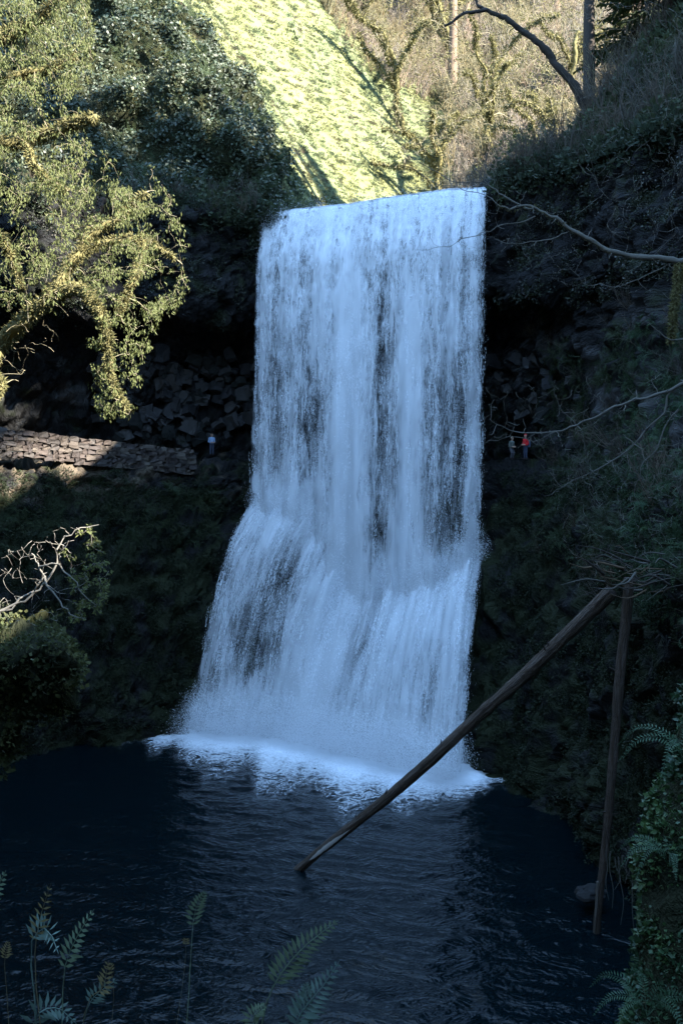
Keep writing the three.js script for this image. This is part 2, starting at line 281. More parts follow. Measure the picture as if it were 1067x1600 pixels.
function waterDensity(u, h) {
  let d = 0.47 + 0.16 * (1 - smooth(0, 0.14, h)) * (0.55 + 0.45 * smooth(0.3, 0.8, u));
  d += 0.62 * hump(0.425, 0.06, u) * smooth(0.04, 0.3, h) + 0.28 * hump(0.69, 0.05, u) * smooth(0.1, 0.25, h) * (1 - smooth(0.62, 0.75, h)) + 0.12 * hump(0.29, 0.05, u) * (1 - smooth(0.2, 0.4, h));
  d += 0.22 * hump(0.985, 0.03, u) * band(0.4, 0.75, h) + 0.15 * hump(0.01, 0.03, u) * (1 - smooth(0.5, 0.6, h));
  d -= 0.17 * hump(0.56, 0.05, u) * band(0.18, 0.7, h) + 0.28 * hump(0.27, 0.04, u) * band(0.32, 0.49, h) + 0.13 * hump(0.13, 0.1, u) * band(0.25, 0.5, h) + 0.25 * hump(0.885, 0.055, u) * band(0.33, 0.68, h) + 0.14 * hump(0.78, 0.04, u) * band(0.3, 0.6, h);
  d -= 0.3 * hump(0.20, 0.085, u) * band(0.67, 0.89, h) + 0.24 * hump(0.56 - 0.25 * (h - 0.7), 0.04, u) * band(0.74, 0.94, h) + 0.16 * hump(0.86, 0.05, u) * band(0.78, 0.95, h);
  d += 0.28 * hump(0.14, 0.15, u) * hump(0.575, 0.05, h) + 0.28 * smooth(0.5, 0.6, u) * hump(0.74, 0.07, h) + 0.2 * smooth(0.9, 1, h) + 0.22 * hump(0.42, 0.12, u) * smooth(0.6, 0.8, h) + 0.06 * smooth(0.5, 0.7, u) * smooth(0.7, 0.85, h);
  d += 0.12 * n2(u * 14, 2.5) * (1 - smooth(0.5, 0.9, h)) + 0.09 * n2(u * 34, 5.5 + h) * (1 - smooth(0.4, 0.9, h));
  return d;
}
const waterfall = new THREE.Group(); waterfall.name = 'waterfall'; waterfall.userData.kind = 'structure'; waterfall.userData.label = 'tall white waterfall dropping over the dark rock rim into the pool'; scene.add(waterfall);
function veil(layer, off, gain, cut, soft = 0) { // a curtain of falling water: torn into strands above, packets and spray below
  const nu = 90, nv = 180, pos = [], uv = [], idx = [];
  for (let j = 0; j <= nv; j++) for (let i = 0; i <= nu; i++) {
    const u = i / nu, q = 2 * Math.pow(j / nv, 0.85), p = fallPoint(u, q), h = clamp(1 - p.y / RIM);
    const w = off * smooth(0, 0.12, h) + 0.35 * fbm2(u * 11 + layer * 5, h * 3, 3) * smooth(0, 0.2, h) * (1 - 0.5 * smooth(0.9, 1, h));
    p.addScaledVector(OUT, w); pos.push(p.x, p.y, p.z); uv.push(u, h);
  }
  for (let j = 0; j < nv; j++) for (let i = 0; i < nu; i++) { const a = j * (nu + 1) + i, b = a + 1, c = a + nu + 1, d = c + 1; idx.push(a, c, b, b, c, d); }
  const g = geo(pos, idx); g.setAttribute('uv', new THREE.Float32BufferAttribute(uv, 2));
  const tw = 1024, th = 2048, data = new Uint8Array(tw * th * 4);
  for (let j = 0; j < th; j++) for (let i = 0; i < tw; i++) {
    const u = i / tw, h = j / th, t = Math.sqrt(h + 0.015), s = layer * 17.3, sway = 0.012 * n2(u * 6 + s, t * 5) * smooth(0.1, 0.5, h);
    const U = u + sway, low = smooth(0.45, 0.75, h);
    const wob = 0.35 * n2(U * 18 + s, t * 9), top = 1 - smooth(0.12, 0.5, h);
    const strand = n2(U * 34 + s + wob, t * 4) * 0.5 + n2(U * 85 + s + wob, t * 11 + s) * 0.5, bead = n2(U * 150 + s + wob, t * 48), fine = n2(U * 290 + s, t * 120), packet = n2(U * 22 + s + wob, t * 13 + s) * 0.6 + n2(U * 48 + wob, t * 30 + s) * 0.4;
    const cloudy = 0.22 * low * (n2(U * 9 + s * 0.3, t * 8) * 0.6 + n2(U * 20 + 3, t * 16 + s) * 0.4);
    const rough = soft ? 0.25 * packet + 0.12 * strand : cloudy + 0.24 * strand * (1 - 0.5 * low) + lerp(0.17, 0.24, top) * bead * (1 - 0.4 * low) + lerp(0.09, 0.15, top) * fine + 0.22 * packet;
    const fray = 0.010 + 0.03 * smooth(-0.4, 0.8, n2(7 + s, t * 26)) * smooth(0.05, 0.3, h), edge = smooth(-0.002, fray, u) * smooth(1.002, 1 - fray, u);
    const a = clamp(smooth(cut, cut + 0.72, waterDensity(u, h) + rough) * gain) * edge * (1 - smooth(0.985, 1, h) * 0.5);
    const k = (j * tw + i) * 4; data[k] = data[k + 1] = data[k + 2] = a * 255; data[k + 3] = 255;
  }
  const tex = new THREE.DataTexture(data, tw, th); tex.magFilter = THREE.LinearFilter; tex.needsUpdate = true;
  mesh('water_curtain', g, new THREE.MeshStandardMaterial({ color: new THREE.Color().setRGB(0.86, 0.88, 0.9), roughness: 0.55, alphaMap: tex, transparent: true, side: THREE.DoubleSide }), waterfall);
}
veil(0, -0.1, 0.95, 0.18); veil(1, 0.35, 0.72, 0.38); veil(2, 0.7, 0.65, 0.46); veil(3, 0.95, 0.42, 0.08, 1);
// packets of drops: comet shaped, dense at the head
function packetGeo(seed, n, round) {
  const r = seeded(seed), pos = [], idx = [];
  for (let i = 0; i < n; i++) {
    const a = r() * 6.2832, t = round ? (r() - 0.5) * 2 : Math.pow(r(), 1.6), w = round ? Math.sqrt(-2 * Math.log(r() + 1e-4)) * 0.33 : (0.15 + 0.85 * t) * Math.sqrt(r()) * 0.5, x = Math.cos(a) * w, z = Math.sin(a) * w, y = round ? (r() + r() + r() - 1.5) * 0.6 : t - 0.3;
    const s = (round ? 0.009 : 0.02) * (0.5 + r()), l = s * (round ? 1.4 : 1.5 + 1.2 * r()), b = pos.length / 3;
    pos.push(x + s, y, z, x, y, z + s, x - s, y, z, x, y, z - s, x, y + l, z, x, y - l * 0.6, z);
    for (let k = 0; k < 4; k++) idx.push(b + k, b + 4, b + (k + 1) % 4, b + k, b + (k + 1) % 4, b + 5);
  }
  return geo(pos, idx);
}
const dropMat = std(0.88, 0.9, 0.92, 0.5);
{
  R = seeded(31);
  const lists = [[], [], []], up = V(0, 1, 0), tries = 26000;
  for (let i = 0; i < tries; i++) {
    const u = clamp(rnd(-0.006, 1.006)), q = 2 * Math.pow(R(), 0.8), p = fallPoint(clamp(u), q), h = clamp(1 - p.y / RIM);
    const n = 0.3 * n2(u * 26 + 40, Math.sqrt(h + 0.015) * 17) + 0.22 * n2(u * 90, Math.sqrt(h) * 22);
    if (waterDensity(u, h) + 1.3 * n < 0.25 + 0.8 * R()) continue;
    const p2 = fallPoint(clamp(u), Math.min(2, q + 0.02)), dirn = p2.sub(p).normalize().negate();
    const wide = rnd(0.10, 0.3) * (0.45 + 0.9 * smooth(0, 0.45, h)), long = rnd(0.35, 1.0) * (0.6 + 1.1 * smooth(0, 0.4, h));
    p.addScaledVector(OUT, 0.15 + rnd(-0.3, 0.75) * smooth(0, 0.3, h) + 0.05).add(V(rnd(-0.1, 0.1), 0, 0));
    if (p.y < 0.1 || h < 0.02) continue;
    lists[i % 3].push([p, new THREE.Quaternion().setFromUnitVectors(up, dirn).multiply(Q(0, rnd(0, 6.28), 0)), V(wide, long, wide)]);
  }
  lists.forEach((l, i) => instanced('falling_drops', packetGeo(5 + i, 44, false), dropMat, l, waterfall));
  // thin separate spout right of the curtain
  const spout = [];
  for (let i = 0; i < 420; i++) { const t = Math.pow(R(), 0.7), px = 764 + rnd(-5, 9) - 3 * t, p = Wy(px, 292, RIM + 0.35); p.z += 0.4 + t * 0.8 - 0.6; p.y -= t * 5.5; if (R() < t * 0.75) continue; spout.push([p, Q(0, rnd(0, 6), 0), V(rnd(0.06, 0.14), rnd(0.4, 1), rnd(0.06, 0.14))]); }
  for (let i = 0; i < 90; i++) { const t = R(), p = Wy(lerp(756, 806, t), lerp(832, 820, t) + rnd(-5, 5) + 14 * t * t, 9.6 + t * 0.3); spout.push([p, Q(rnd(-0.5, 0.5), rnd(0, 6), 1.2), V(0.1, rnd(0.2, 0.6), 0.1)]); }
  instanced('side_spout', packetGeo(9, 40, false), dropMat, spout, waterfall);
  const spray = [];
  for (let i = 0; i < 3400; i++) {
    const u = R(), z = R(); let p;
    if (z < 0.66) { p = fallPoint(u, 2); p.addScaledVector(OUT, rnd(-0.6, 2.6) * rnd(0.3, 1)); p.y = 0.05 + Math.abs(rnd(-1, 1) * rnd(0, 1)) * 2.2; }
    else if (z < 0.78) { p = fallPoint(rnd(0.02, 0.3), 1); p.addScaledVector(OUT, rnd(0, 0.5)); p.y += rnd(-0.6, 0.9); }
    else if (z < 0.9) { p = fallPoint(rnd(0.5, 1), 1); p.addScaledVector(OUT, rnd(0, 0.5)); p.y += rnd(-0.8, 1); }
    else { p = fallPoint(rnd(0.3, 0.55), rnd(0.6, 1.9)); p.addScaledVector(OUT, rnd(0.2, 0.8)); }
    const s = rnd(0.5, 1.3); spray.push([p, Q(rnd(0, 6), rnd(0, 6), 0), V(s, s, s)]);
  }
  const mist = []; // fine drops drifting all through the curtain
  for (let i = 0; i < 2000; i++) { const u = rnd(0.01, 0.99), q = 0.15 + 1.85 * R(), p = fallPoint(u, q); p.addScaledVector(OUT, rnd(-0.2, 0.7)); const s = rnd(0.35, 0.7); mist.push([p, Q(0, rnd(0, 6), 0), V(s, s * rnd(1.2, 2.6), s)]); }
  instanced('mist', packetGeo(23, 200, true), dropMat, mist, waterfall);
  instanced('spray', packetGeo(19, 230, true), dropMat, spray, waterfall);
}
{ // foam spreading from the foot of the falls
  const x0 = -18, x1 = 10, d0 = 38, d1 = 58, nx = 160, nd = 130, pos = [], uv = [], idx = [], S = 1024, data = new Uint8Array(S * S * 4), foot = [];
  for (let i = 0; i <= 40; i++) foot.push(Wy(lerp(300, 722, i / 40), fallFoot(lerp(302, 720, i / 40)), 0));
  const away = (x, d) => { let m = 99; for (const f of foot) { const ex = (f.x - x), ez = (-f.z - d); m = Math.min(m, Math.hypot(ex, ez * (ez > 0 ? 1 : 0.6))); } return m; };
  for (let j = 0; j <= nd; j++) for (let i = 0; i <= nx; i++) { const x = lerp(x0, x1, i / nx), d = lerp(d0, d1, j / nd), a = away(x, d); pos.push(x, poolY(x, d) + 0.06 + 0.14 * Math.exp(-a * 0.9) * (0.7 + fbm2(x * 1.6, d * 1.6, 2)), -d); uv.push(i / nx, j / nd); }
  for (let j = 0; j < nd; j++) for (let i = 0; i < nx; i++) { const a = j * (nx + 1) + i, b = a + 1, c = a + nx + 1, d = c + 1; idx.push(a, b, c, b, d, c); }
  for (let j = 0; j < S; j++) for (let i = 0; i < S; i++) {
    const x = lerp(x0, x1, i / S), d = lerp(d0, d1, j / S), wx = x + 0.8 * fbm2(x * 0.5, d * 0.5, 2), wd = d + 0.6 * fbm2(x * 0.5 + 9, d * 0.5, 2);
    const lace = 1 - Math.abs(fbm2(wx * 1.1, wd * 1.9, 5)) * 3.4, fine = fbm2(x * 6, d * 8, 4), reach = tab([-12, -6, 0, 3, 6], [3.5, 8, 9, 6, 3], x) * (1 + 0.5 * fbm2(x * 0.4, 7, 2));
    const a = away(x, d) , body = Math.pow(1 - clamp(a / reach), 0.95), a1 = smooth(0.25, 1.15, body * 1.25 + 0.22 * fine + (lace - 0.5) * 0.45 * smooth(0.5, reach, a) * smooth(reach * 2, reach * 0.6, a)) * smooth(reach * 1.8, reach * 0.5, a);
    const k = (j * S + i) * 4; data[k] = data[k + 1] = data[k + 2] = 255 * clamp(a1) * smooth(0, 0.05, i / S) * smooth(1, 0.95, i / S); data[k + 3] = 255;
  }
  const tex = new THREE.DataTexture(data, S, S); tex.magFilter = THREE.LinearFilter; tex.needsUpdate = true;
  const g = geo(pos, idx); g.setAttribute('uv', new THREE.Float32BufferAttribute(uv, 2));
  mesh('foam', g, new THREE.MeshStandardMaterial({ color: new THREE.Color().setRGB(0.84, 0.87, 0.9), roughness: 0.7, alphaMap: tex, transparent: true, side: THREE.DoubleSide }), waterfall).userData.kind = 'stuff';
}
{ // creek running up to the lip
  const rows = []; for (let j = 0; j <= 8; j++) { const r = []; for (let i = 0; i <= 12; i++) { const l = lipPoint(lerp(0.1, 0.985, i / 12)), f = j / 8; r.push(V(l.x + f * 6 * (1 - i / 12), RIM + 0.10 - 0.04 * f, l.z - f * 14)); } rows.push(r); }
  struct('creek_water', sheet(rows, 60, 60, (p) => 0.04 * fbm3(p.x * 1.4, 0, p.z * 0.6, 3), null, [6, 6]), new THREE.MeshPhysicalMaterial({ color: new THREE.Color().setRGB(0.12, 0.14, 0.15), roughness: 0.2, ior: 1.33, side: THREE.DoubleSide }));
}
// ---------- logs ----------
const barkBump = noiseTex(256, (u, v) => tiled(u, v, 5, 4));
function woodMat(c, bump = 0.03) { return std(...c, 0.9, { bumpMap: barkBump, bumpScale: bump }); }
const grainMap = (() => { // weathered bark: long streaks, cracks and grey patches
  const S = 512, d = new Uint8Array(S * S * 4);
  for (let j = 0; j < S; j++) for (let i = 0; i < S; i++) { const u = i / S, v = j / S, st = tiled(u * 4 % 1, v, 6, 4), pa = tiled(u, v, 4, 4), cr = smooth(0.06, 0.0, Math.abs(tiled(u * 3 % 1, v * 0.999, 5, 3) - 0.5)), k = (j * S + i) * 4, f = 0.55 + 0.6 * st - 0.45 * cr; d[k] = clamp((150 + 70 * (pa - 0.5)) * f, 0, 255); d[k + 1] = clamp((132 + 80 * (pa - 0.5)) * f, 0, 255); d[k + 2] = clamp((118 + 90 * (pa - 0.5)) * f, 0, 255); d[k + 3] = 255; }
  const t = new THREE.DataTexture(d, S, S); t.colorSpace = THREE.SRGBColorSpace; t.wrapS = t.wrapT = THREE.RepeatWrapping; t.magFilter = THREE.LinearFilter; t.needsUpdate = true; return t;
})();
const logWood = std(0.52, 0.52, 0.52, 0.9, { map: grainMap, bumpMap: barkBump, bumpScale: 0.09 });
const logPath = (a, b, sag) => { const pts = []; for (let i = 0; i <= 8; i++) { const t = i / 8; pts.push(a.clone().lerp(b, t).add(V(0.05 * n2(i, 3), -sag * 4 * t * (1 - t) + 0.05 * n2(i, 8), 0.05 * n2(i, 5)))); } return pts; };
function logGeo(a, b, r0, r1, sag = 0, rough = 0.12, sides = 20, steps = 46) {
  const pts = logPath(a, b, sag);
  const g = tubeGeo(pts, r0, r1, sides, steps, rough), uv = [];
  const L = a.distanceTo(b); for (let j = 0; j <= steps; j++) for (let k = 0; k < sides; k++) uv.push(k / sides * 4, j / steps * L * 0.35); uv.push(0, 0, 0, 0);
  g.setAttribute('uv', new THREE.Float32BufferAttribute(uv, 2)); return g;
}
{
  const foot = Wy(458, 1366, -0.25), top = W(955, 925, 31.2), o = thing('fallen_log', foot, 'long bare log leaning from right bank into the pool', 'log');
  mesh('trunk', local(logGeo(foot, top, 0.145, 0.205, 0.25, 0.14), foot), logWood, o);
  const d = top.clone().sub(foot).normalize(), pos = [], idx = [], side = V().crossVectors(d, V(0, 1, 0)).normalize(), up = V().crossVectors(side, d).normalize(), toEye = V(0, EYE, 0).sub(foot).normalize();
  toEye.addScaledVector(d, -toEye.dot(d)).normalize(); const other = V().crossVectors(d, toEye);
  const spine = curveOf(logPath(foot, top, 0.25)), n = 26, m = 6; // strip where the bark has come away
  for (let i = 0; i <= n; i++) for (let j = 0; j <= m; j++) { const t = i / n, w = Math.sin(Math.PI * Math.pow(t, 0.8)) * (0.42 + 0.12 * n2(i * 0.9, 1)), a = 0.12 + (j / m - 0.5) * 2 * w + 0.25 * (t - 0.5), s = lerp(1.05, 3.2, t), f = s / foot.distanceTo(top), c = spine.getPoint(f), q = lerp(0.145, 0.205, f) * 1.1 + 0.004; c.addScaledVector(toEye, Math.cos(a) * q).addScaledVector(other, Math.sin(a) * q); pos.push(c.x, c.y, c.z); }
  for (let i = 0; i < n; i++) for (let j = 0; j < m; j++) { const a = i * (m + 1) + j; idx.push(a, a + 1, a + m + 1, a + 1, a + m + 2, a + m + 1); }
  mesh('bare_wood', local(geo(pos, idx), foot), woodMat([0.42, 0.40, 0.37], 0.03), o).userData.label = 'pale patch of wood where bark is gone';
  R = seeded(41);
  for (let i = 0; i < 9; i++) { const t = rnd(0.1, 0.95), c = foot.clone().lerp(top, t); c.y -= t * (1 - t); const e = c.clone().add(V(rnd(-0.2, 0.2), rnd(0.3, 0.45), rnd(0.1, 0.3))); mesh('branch_stub', local(tubeGeo([c, e], 0.035, 0.015, 6, 2, 0), foot), woodMat([0.06, 0.05, 0.045]), o); }
}
{
  const foot = Wy(929, 1486, -0.6), top = W(982, 905, 30.6), o = thing('dead_trunk', foot, 'thin dead trunk standing upright against right bank', 'trunk');
  mesh('trunk', local(logGeo(foot, top, 0.10, 0.155, 0.12, 0.14, 14, 40), foot), logWood, o);
  const a = foot.clone().lerp(top, 0.06), b = foot.clone().lerp(top, 0.2), off = V(-0.10, 0, 0.14);
  mesh('bare_wood', local(tubeGeo([a.add(off), b.clone().add(V(-0.13, 0, 0.1))], 0.015, 0.05, 6, 10, 0.6), foot), woodMat([0.11, 0.095, 0.08]), o);
  R = seeded(43); for (let i = 0; i < 7; i++) { const c = foot.clone().lerp(top, rnd(0.2, 0.95)), e = c.clone().add(V(rnd(-0.35, -0.2) * (R() < 0.5 ? 1 : -1), rnd(0.05, 0.2), rnd(0, 0.2))); mesh('branch_stub', local(tubeGeo([c, e], 0.025, 0.008, 5, 2, 0), foot), woodMat([0.05, 0.04, 0.036]), o); }
}

// ---------- stone wall and walkers on the path behind the falls ----------
{
  R = seeded(51);
  const at = (px) => V((px - 533.5) / FOCAL * (wallDepth(px, 13.2) - 0.35), 0, -(wallDepth(px, 13.2) - 0.35)), topY = (px) => tab([-80, 40, 165, 331, 415], [15.3, 15.02, 14.52, 13.95, 13.4], px);
  const base = at(165); base.y = 13; const o = thing('stone_wall', base, 'dry stone parapet wall edging the path left of the falls', 'stone wall');
  const tones = [[0.06, 0.048, 0.042], [0.08, 0.066, 0.055], [0.048, 0.04, 0.037], [0.095, 0.08, 0.066], [0.064, 0.056, 0.051]].map((c) => std(...c, 0.85, { bumpMap: rockBump, bumpScale: 0.02 }));
  const pxs = []; let px = -20; const row = 0.26;
  for (let level = 0; level < 8; level++) {
    for (let q = -15 + rnd(0, 8); q < 300;) {
      const w = rnd(0.22, 0.62), p = at(q), step = w / (p.distanceTo(at(q + 10)) / 10), c = q + step / 2, m = at(c), t = topY(c), y = t - row * (level + 0.5) + 0.06 * n2(c * 0.13, level * 3);
      if (level === 0 || (y > 12.7 && y > t - 1.35)) {
        const s = mesh(level === 0 ? 'capstone' : 'stone', pick(blockGeos), pick(tones), o), a = at(c + 8).sub(at(c - 8));
        s.position.set(m.x - base.x, y - base.y, m.z - base.z + rnd(-0.04, 0.04)); s.rotation.set(rnd(-0.08, 0.08), Math.atan2(-a.z, a.x) + rnd(-0.08, 0.08), Math.atan2(topY(c + 8) - topY(c - 8), Math.hypot(a.x, a.z)) + rnd(-0.12, 0.12));
        s.scale.set(w * 1.04, row * rnd(0.85, 1.25), 0.5);
      }
      q += step;
    }
  }
}
function capsuleDist(p, a, b, ra, rb) { const ab = b.clone().sub(a), t = clamp(p.clone().sub(a).dot(ab) / ab.lengthSq()); return p.distanceTo(a.clone().addScaledVector(ab, t)) - lerp(ra, rb, t); }
function bodyGeo(bones, res, half, centre, tone) {
  const mc = new MarchingCubes(res, new THREE.MeshBasicMaterial(), false, false, 60000); mc.isolation = 0;
  const p = V();
  for (let z = 0; z < res; z++) for (let y = 0; y < res; y++) for (let x = 0; x < res; x++) {
    p.set((x - res / 2) / (res / 2) * half + centre.x, (y - res / 2) / (res / 2) * half + centre.y, (z - res / 2) / (res / 2) * half + centre.z);
    let d = 9; for (const [a, b, ra, rb] of bones) { const e = capsuleDist(p, a, b, ra, rb), k = 0.035, h = clamp(0.5 + 0.5 * (d - e) / k); d = lerp(d, e, h) - k * h * (1 - h); }
    mc.field[x + y * res + z * res * res] = -d;
  }
  mc.update();
  const n = mc.count, pos = [], col = [];
  for (let i = 0; i < n; i++) { p.set(mc.positionArray[i * 3] * half + centre.x, mc.positionArray[i * 3 + 1] * half + centre.y, mc.positionArray[i * 3 + 2] * half + centre.z); pos.push(p.x, p.y, p.z); col.push(...tone(p)); }
  return geo(pos, null, col);
}
function person(at, turn, label, c, crouch = 0) {
  const o = thing('person', at, label, 'person', 'walkers on the path behind the falls'); o.rotation.y = turn; o.scale.setScalar(0.76);
  const lift = -0.42 * crouch, hip = 0.82 + lift, sh = 1.28 + lift, skin = [0.45, 0.28, 0.2];
  const J = (x, y, z) => V(x, y, z), B = [];
  B.push([J(0, hip, 0), J(0, sh - 0.12, 0.02 + crouch * 0.06), 0.13, 0.14], [J(-0.12, sh - 0.06, 0.02), J(0.12, sh - 0.06, 0.02), 0.085, 0.085], [J(0, sh, 0.02), J(0, sh + 0.1, 0.03), 0.055, 0.05], [J(0, sh + 0.17, 0.04), J(0, sh + 0.25, 0.025), 0.078, 0.09], [J(0, sh + 0.2, 0.12), J(0, sh + 0.18, 0.135), 0.012, 0.015], [J(-0.088, sh + 0.2, 0.03), J(-0.09, sh + 0.22, 0.03), 0.015, 0.018], [J(0.088, sh + 0.2, 0.03), J(0.09, sh + 0.22, 0.03), 0.015, 0.018]);
  for (const s of [-1, 1]) {
    B.push([J(s * 0.08, hip - 0.02, 0), J(s * 0.10, 0.45 + lift * 0.35, crouch * 0.28 + 0.02), 0.095, 0.062], [J(s * 0.10, 0.45 + lift * 0.35, crouch * 0.28 + 0.02), J(s * 0.10, 0.08, crouch * 0.05), 0.062, 0.045], [J(s * 0.10, 0.05, -0.03 + crouch * 0.05), J(s * 0.11, 0.04, 0.15 + crouch * 0.05), 0.045, 0.035]);
    B.push([J(s * 0.19, sh - 0.05, 0.01), J(s * 0.24, sh - 0.31, 0.0), 0.055, 0.045], [J(s * 0.24, sh - 0.31, 0), J(s * 0.13, sh - 0.36, 0.2), 0.045, 0.032], [J(s * 0.13, sh - 0.36, 0.2), J(s * 0.07, sh - 0.35, 0.25), 0.035, 0.028]);
    for (let f = 0; f < 4; f++) B.push([J(s * (0.07 - 0.004 * f), sh - 0.33 - f * 0.018, 0.25), J(s * 0.03, sh - 0.34 - f * 0.018, 0.28 - 0.004 * f), 0.011, 0.009]);
    B.push([J(s * 0.10, sh - 0.32, 0.23), J(s * 0.08, sh - 0.29, 0.26), 0.012, 0.01]);
  }
  const g = bodyGeo(B, 96, 0.9, J(0, 0.82, 0.05), (p) => {
    if (p.y > sh + 0.04) return p.y > sh + 0.24 || p.z < 0.02 ? c.hair : Math.abs(Math.abs(p.x) - 0.035) < 0.012 && Math.abs(p.y - sh - 0.215) < 0.01 ? [0.03, 0.02, 0.02] : skin;
    if (p.z > 0.19 && p.y > sh - 0.45 && p.y < sh - 0.22 && p.y > 0.5) return skin;
    if (p.y < 0.09) return [0.04, 0.03, 0.03];
    return p.y < hip + 0.04 && (Math.abs(p.x) < 0.2) ? c.legs : c.top;
  });
  mesh('body', g, std(1, 1, 1, 0.85, { vertexColors: true }), o);
  if (c.pack) { const b = tubeGeo([V(0.02, sh - 0.5, -0.19), V(0.02, sh - 0.3, -0.22), V(0.02, sh - 0.06, -0.17)], 0.15, 0.12, 10, 8, 0.1); mesh('backpack', b, std(...c.pack, 0.8), o).userData.label = 'blue grey backpack'; }
  return o;
}
person(W(331, 690, 61).setY(13.75), 0.5, 'person in pale blue top walking the path left of the falls', { top: [0.30, 0.42, 0.60], legs: [0.05, 0.06, 0.09], hair: [0.06, 0.04, 0.03] });
person(W(821, 690, 52.6).setY(13.65), -1.0, 'person in bright red hooded jacket right of the falls', { top: [0.62, 0.03, 0.035], legs: [0.05, 0.06, 0.09], hair: [0.50, 0.04, 0.04], pack: [0.13, 0.17, 0.26] });
person(W(799, 690, 53.2).setY(13.65), 0.7, 'person in grey green clothes crouching beside the red jacket', { top: [0.13, 0.15, 0.13], legs: [0.10, 0.10, 0.11], hair: [0.25, 0.19, 0.13] }, 0.35);

// ---------- plant building blocks ----------
function leaf(pos, idx, p, d, side, len, wid, curl = 0.2) { // four-cornered folded leaf
  const b = pos.length / 3, n = V().crossVectors(d, side), m = p.clone().addScaledVector(d, len * 0.45), t = p.clone().addScaledVector(d, len).addScaledVector(n, -curl * len);
  pos.push(p.x, p.y, p.z, m.x + side.x * wid / 2 - n.x * wid * 0.15, m.y + side.y * wid / 2 - n.y * wid * 0.15, m.z + side.z * wid / 2 - n.z * wid * 0.15, t.x, t.y, t.z, m.x - side.x * wid / 2 - n.x * wid * 0.15, m.y - side.y * wid / 2 - n.y * wid * 0.15, m.z - side.z * wid / 2 - n.z * wid * 0.15);
  idx.push(b, b + 1, b + 2, b, b + 2, b + 3);
}
const rv = () => V(rnd(-1, 1), rnd(-1, 1), rnd(-1, 1)).normalize();
function clumpGeo(seed, n, r, len, wid, flat = 0.7, up = 0.5) {
  R = seeded(seed); const pos = [], idx = [];
  for (let i = 0; i < n; i++) { const p = rv().multiplyScalar(r * Math.cbrt(R())); p.y = Math.abs(p.y) * flat; const d = rv().add(V(p.x / r, up + p.y, p.z / r)).normalize(), s = rv().cross(d).normalize(); leaf(pos, idx, p, d, s, len * rnd(0.6, 1.2), wid * rnd(0.6, 1.2), rnd(0, 0.5)); }
  return geo(pos, idx);
}
function frondInto(pos, idx, pts, from, n, maxLen, leafW, emit) { // fern frond: stem with paired leaflets
  const c = curveOf(pts), t = V(), p = V(), s = V(); tube(pos, idx, pts, 0.004 * maxLen / 0.08, 0.0012 * maxLen / 0.08, 3, 8);
  const L = c.getLength(); const face = V(rnd(-0.3, 0.3), rnd(0.3, 1), rnd(0.5, 1)).normalize();
  for (let i = 0; i < n; i++) {
    const f = i / n, u = lerp(from, 1, f); c.getPoint(u, p); c.getTangent(u, t); s.crossVectors(t, face).normalize();
    const l = maxLen * Math.min(1, 0.55 + 3 * f) * Math.pow(1 - f, 0.75) + 0.004;
    for (const k of [-1, 1]) { const d = s.clone().multiplyScalar(k).addScaledVector(t, 0.45 + 0.3 * f).addScaledVector(face, rnd(-0.2, 0.1)).normalize(); const P = emit ? [] : pos, I = emit ? [] : idx; leaf(P, I, p, d, t.clone(), l * rnd(0.9, 1.08), leafW * (0.5 + 0.5 * l / maxLen), 0.12 + rnd(-0.1, 0.15)); if (emit) emit(geo(P, I)); }
  }
}
function fernGeo(seed, fronds, len, n = 16) {
  R = seeded(seed); const pos = [], idx = [];
  for (let i = 0; i < fronds; i++) { const a = i / fronds * 6.28 + rnd(-0.3, 0.3), l = len * rnd(0.7, 1.1), o = V(Math.cos(a), 0, Math.sin(a)), h = rnd(0.35, 0.75); frondInto(pos, idx, [V(0, 0, 0), o.clone().multiplyScalar(l * 0.3).setY(l * h * 0.8), o.clone().multiplyScalar(l * 0.65).setY(l * h), o.clone().multiplyScalar(l).setY(l * h * 0.6)], 0.18, n, len * 0.15, len * 0.035); }
  return geo(pos, idx);
}
function twigShrubGeo(seed, n, h) {
  R = seeded(seed); const pos = [], idx = [];
  for (let i = 0; i < n; i++) { const a = rnd(0, 6.28), s = rnd(0.15, 0.6), l = h * rnd(0.5, 1.1), e = V(Math.cos(a) * s * l, l, Math.sin(a) * s * l), m = e.clone().multiplyScalar(0.5).add(V(rnd(-0.1, 0.1), rnd(0, 0.15), rnd(-0.1, 0.1)).multiplyScalar(h)); tube(pos, idx, [V(0, 0, 0), m, e], 0.012 * h, 0.003 * h, 3, 4);
    for (let k = 0; k < 4; k++) { const b = m.clone().lerp(e, rnd(-0.3, 0.9)), f = b.clone().add(rv().multiplyScalar(0.3 * h)).add(V(0, 0.1 * h, 0)); tube(pos, idx, [b, b.clone().lerp(f, 0.5).add(rv().multiplyScalar(0.04 * h)), f], 0.005 * h, 0.002 * h, 3, 3); } }
  return geo(pos, idx);
}
const lean = (n, k) => { const up = V(0, 1, 0).lerp(n, k).normalize(); return new THREE.Quaternion().setFromUnitVectors(V(0, 1, 0), up).multiply(Q(0, rnd(0, 6.28), 0)); };
const vary = (c, k) => { const f = rnd(1 - k, 1 + k), w = rnd(-k, k) * 0.35; return [c[0] * f * (1 + w), c[1] * f, c[2] * f * (1 - w)]; };
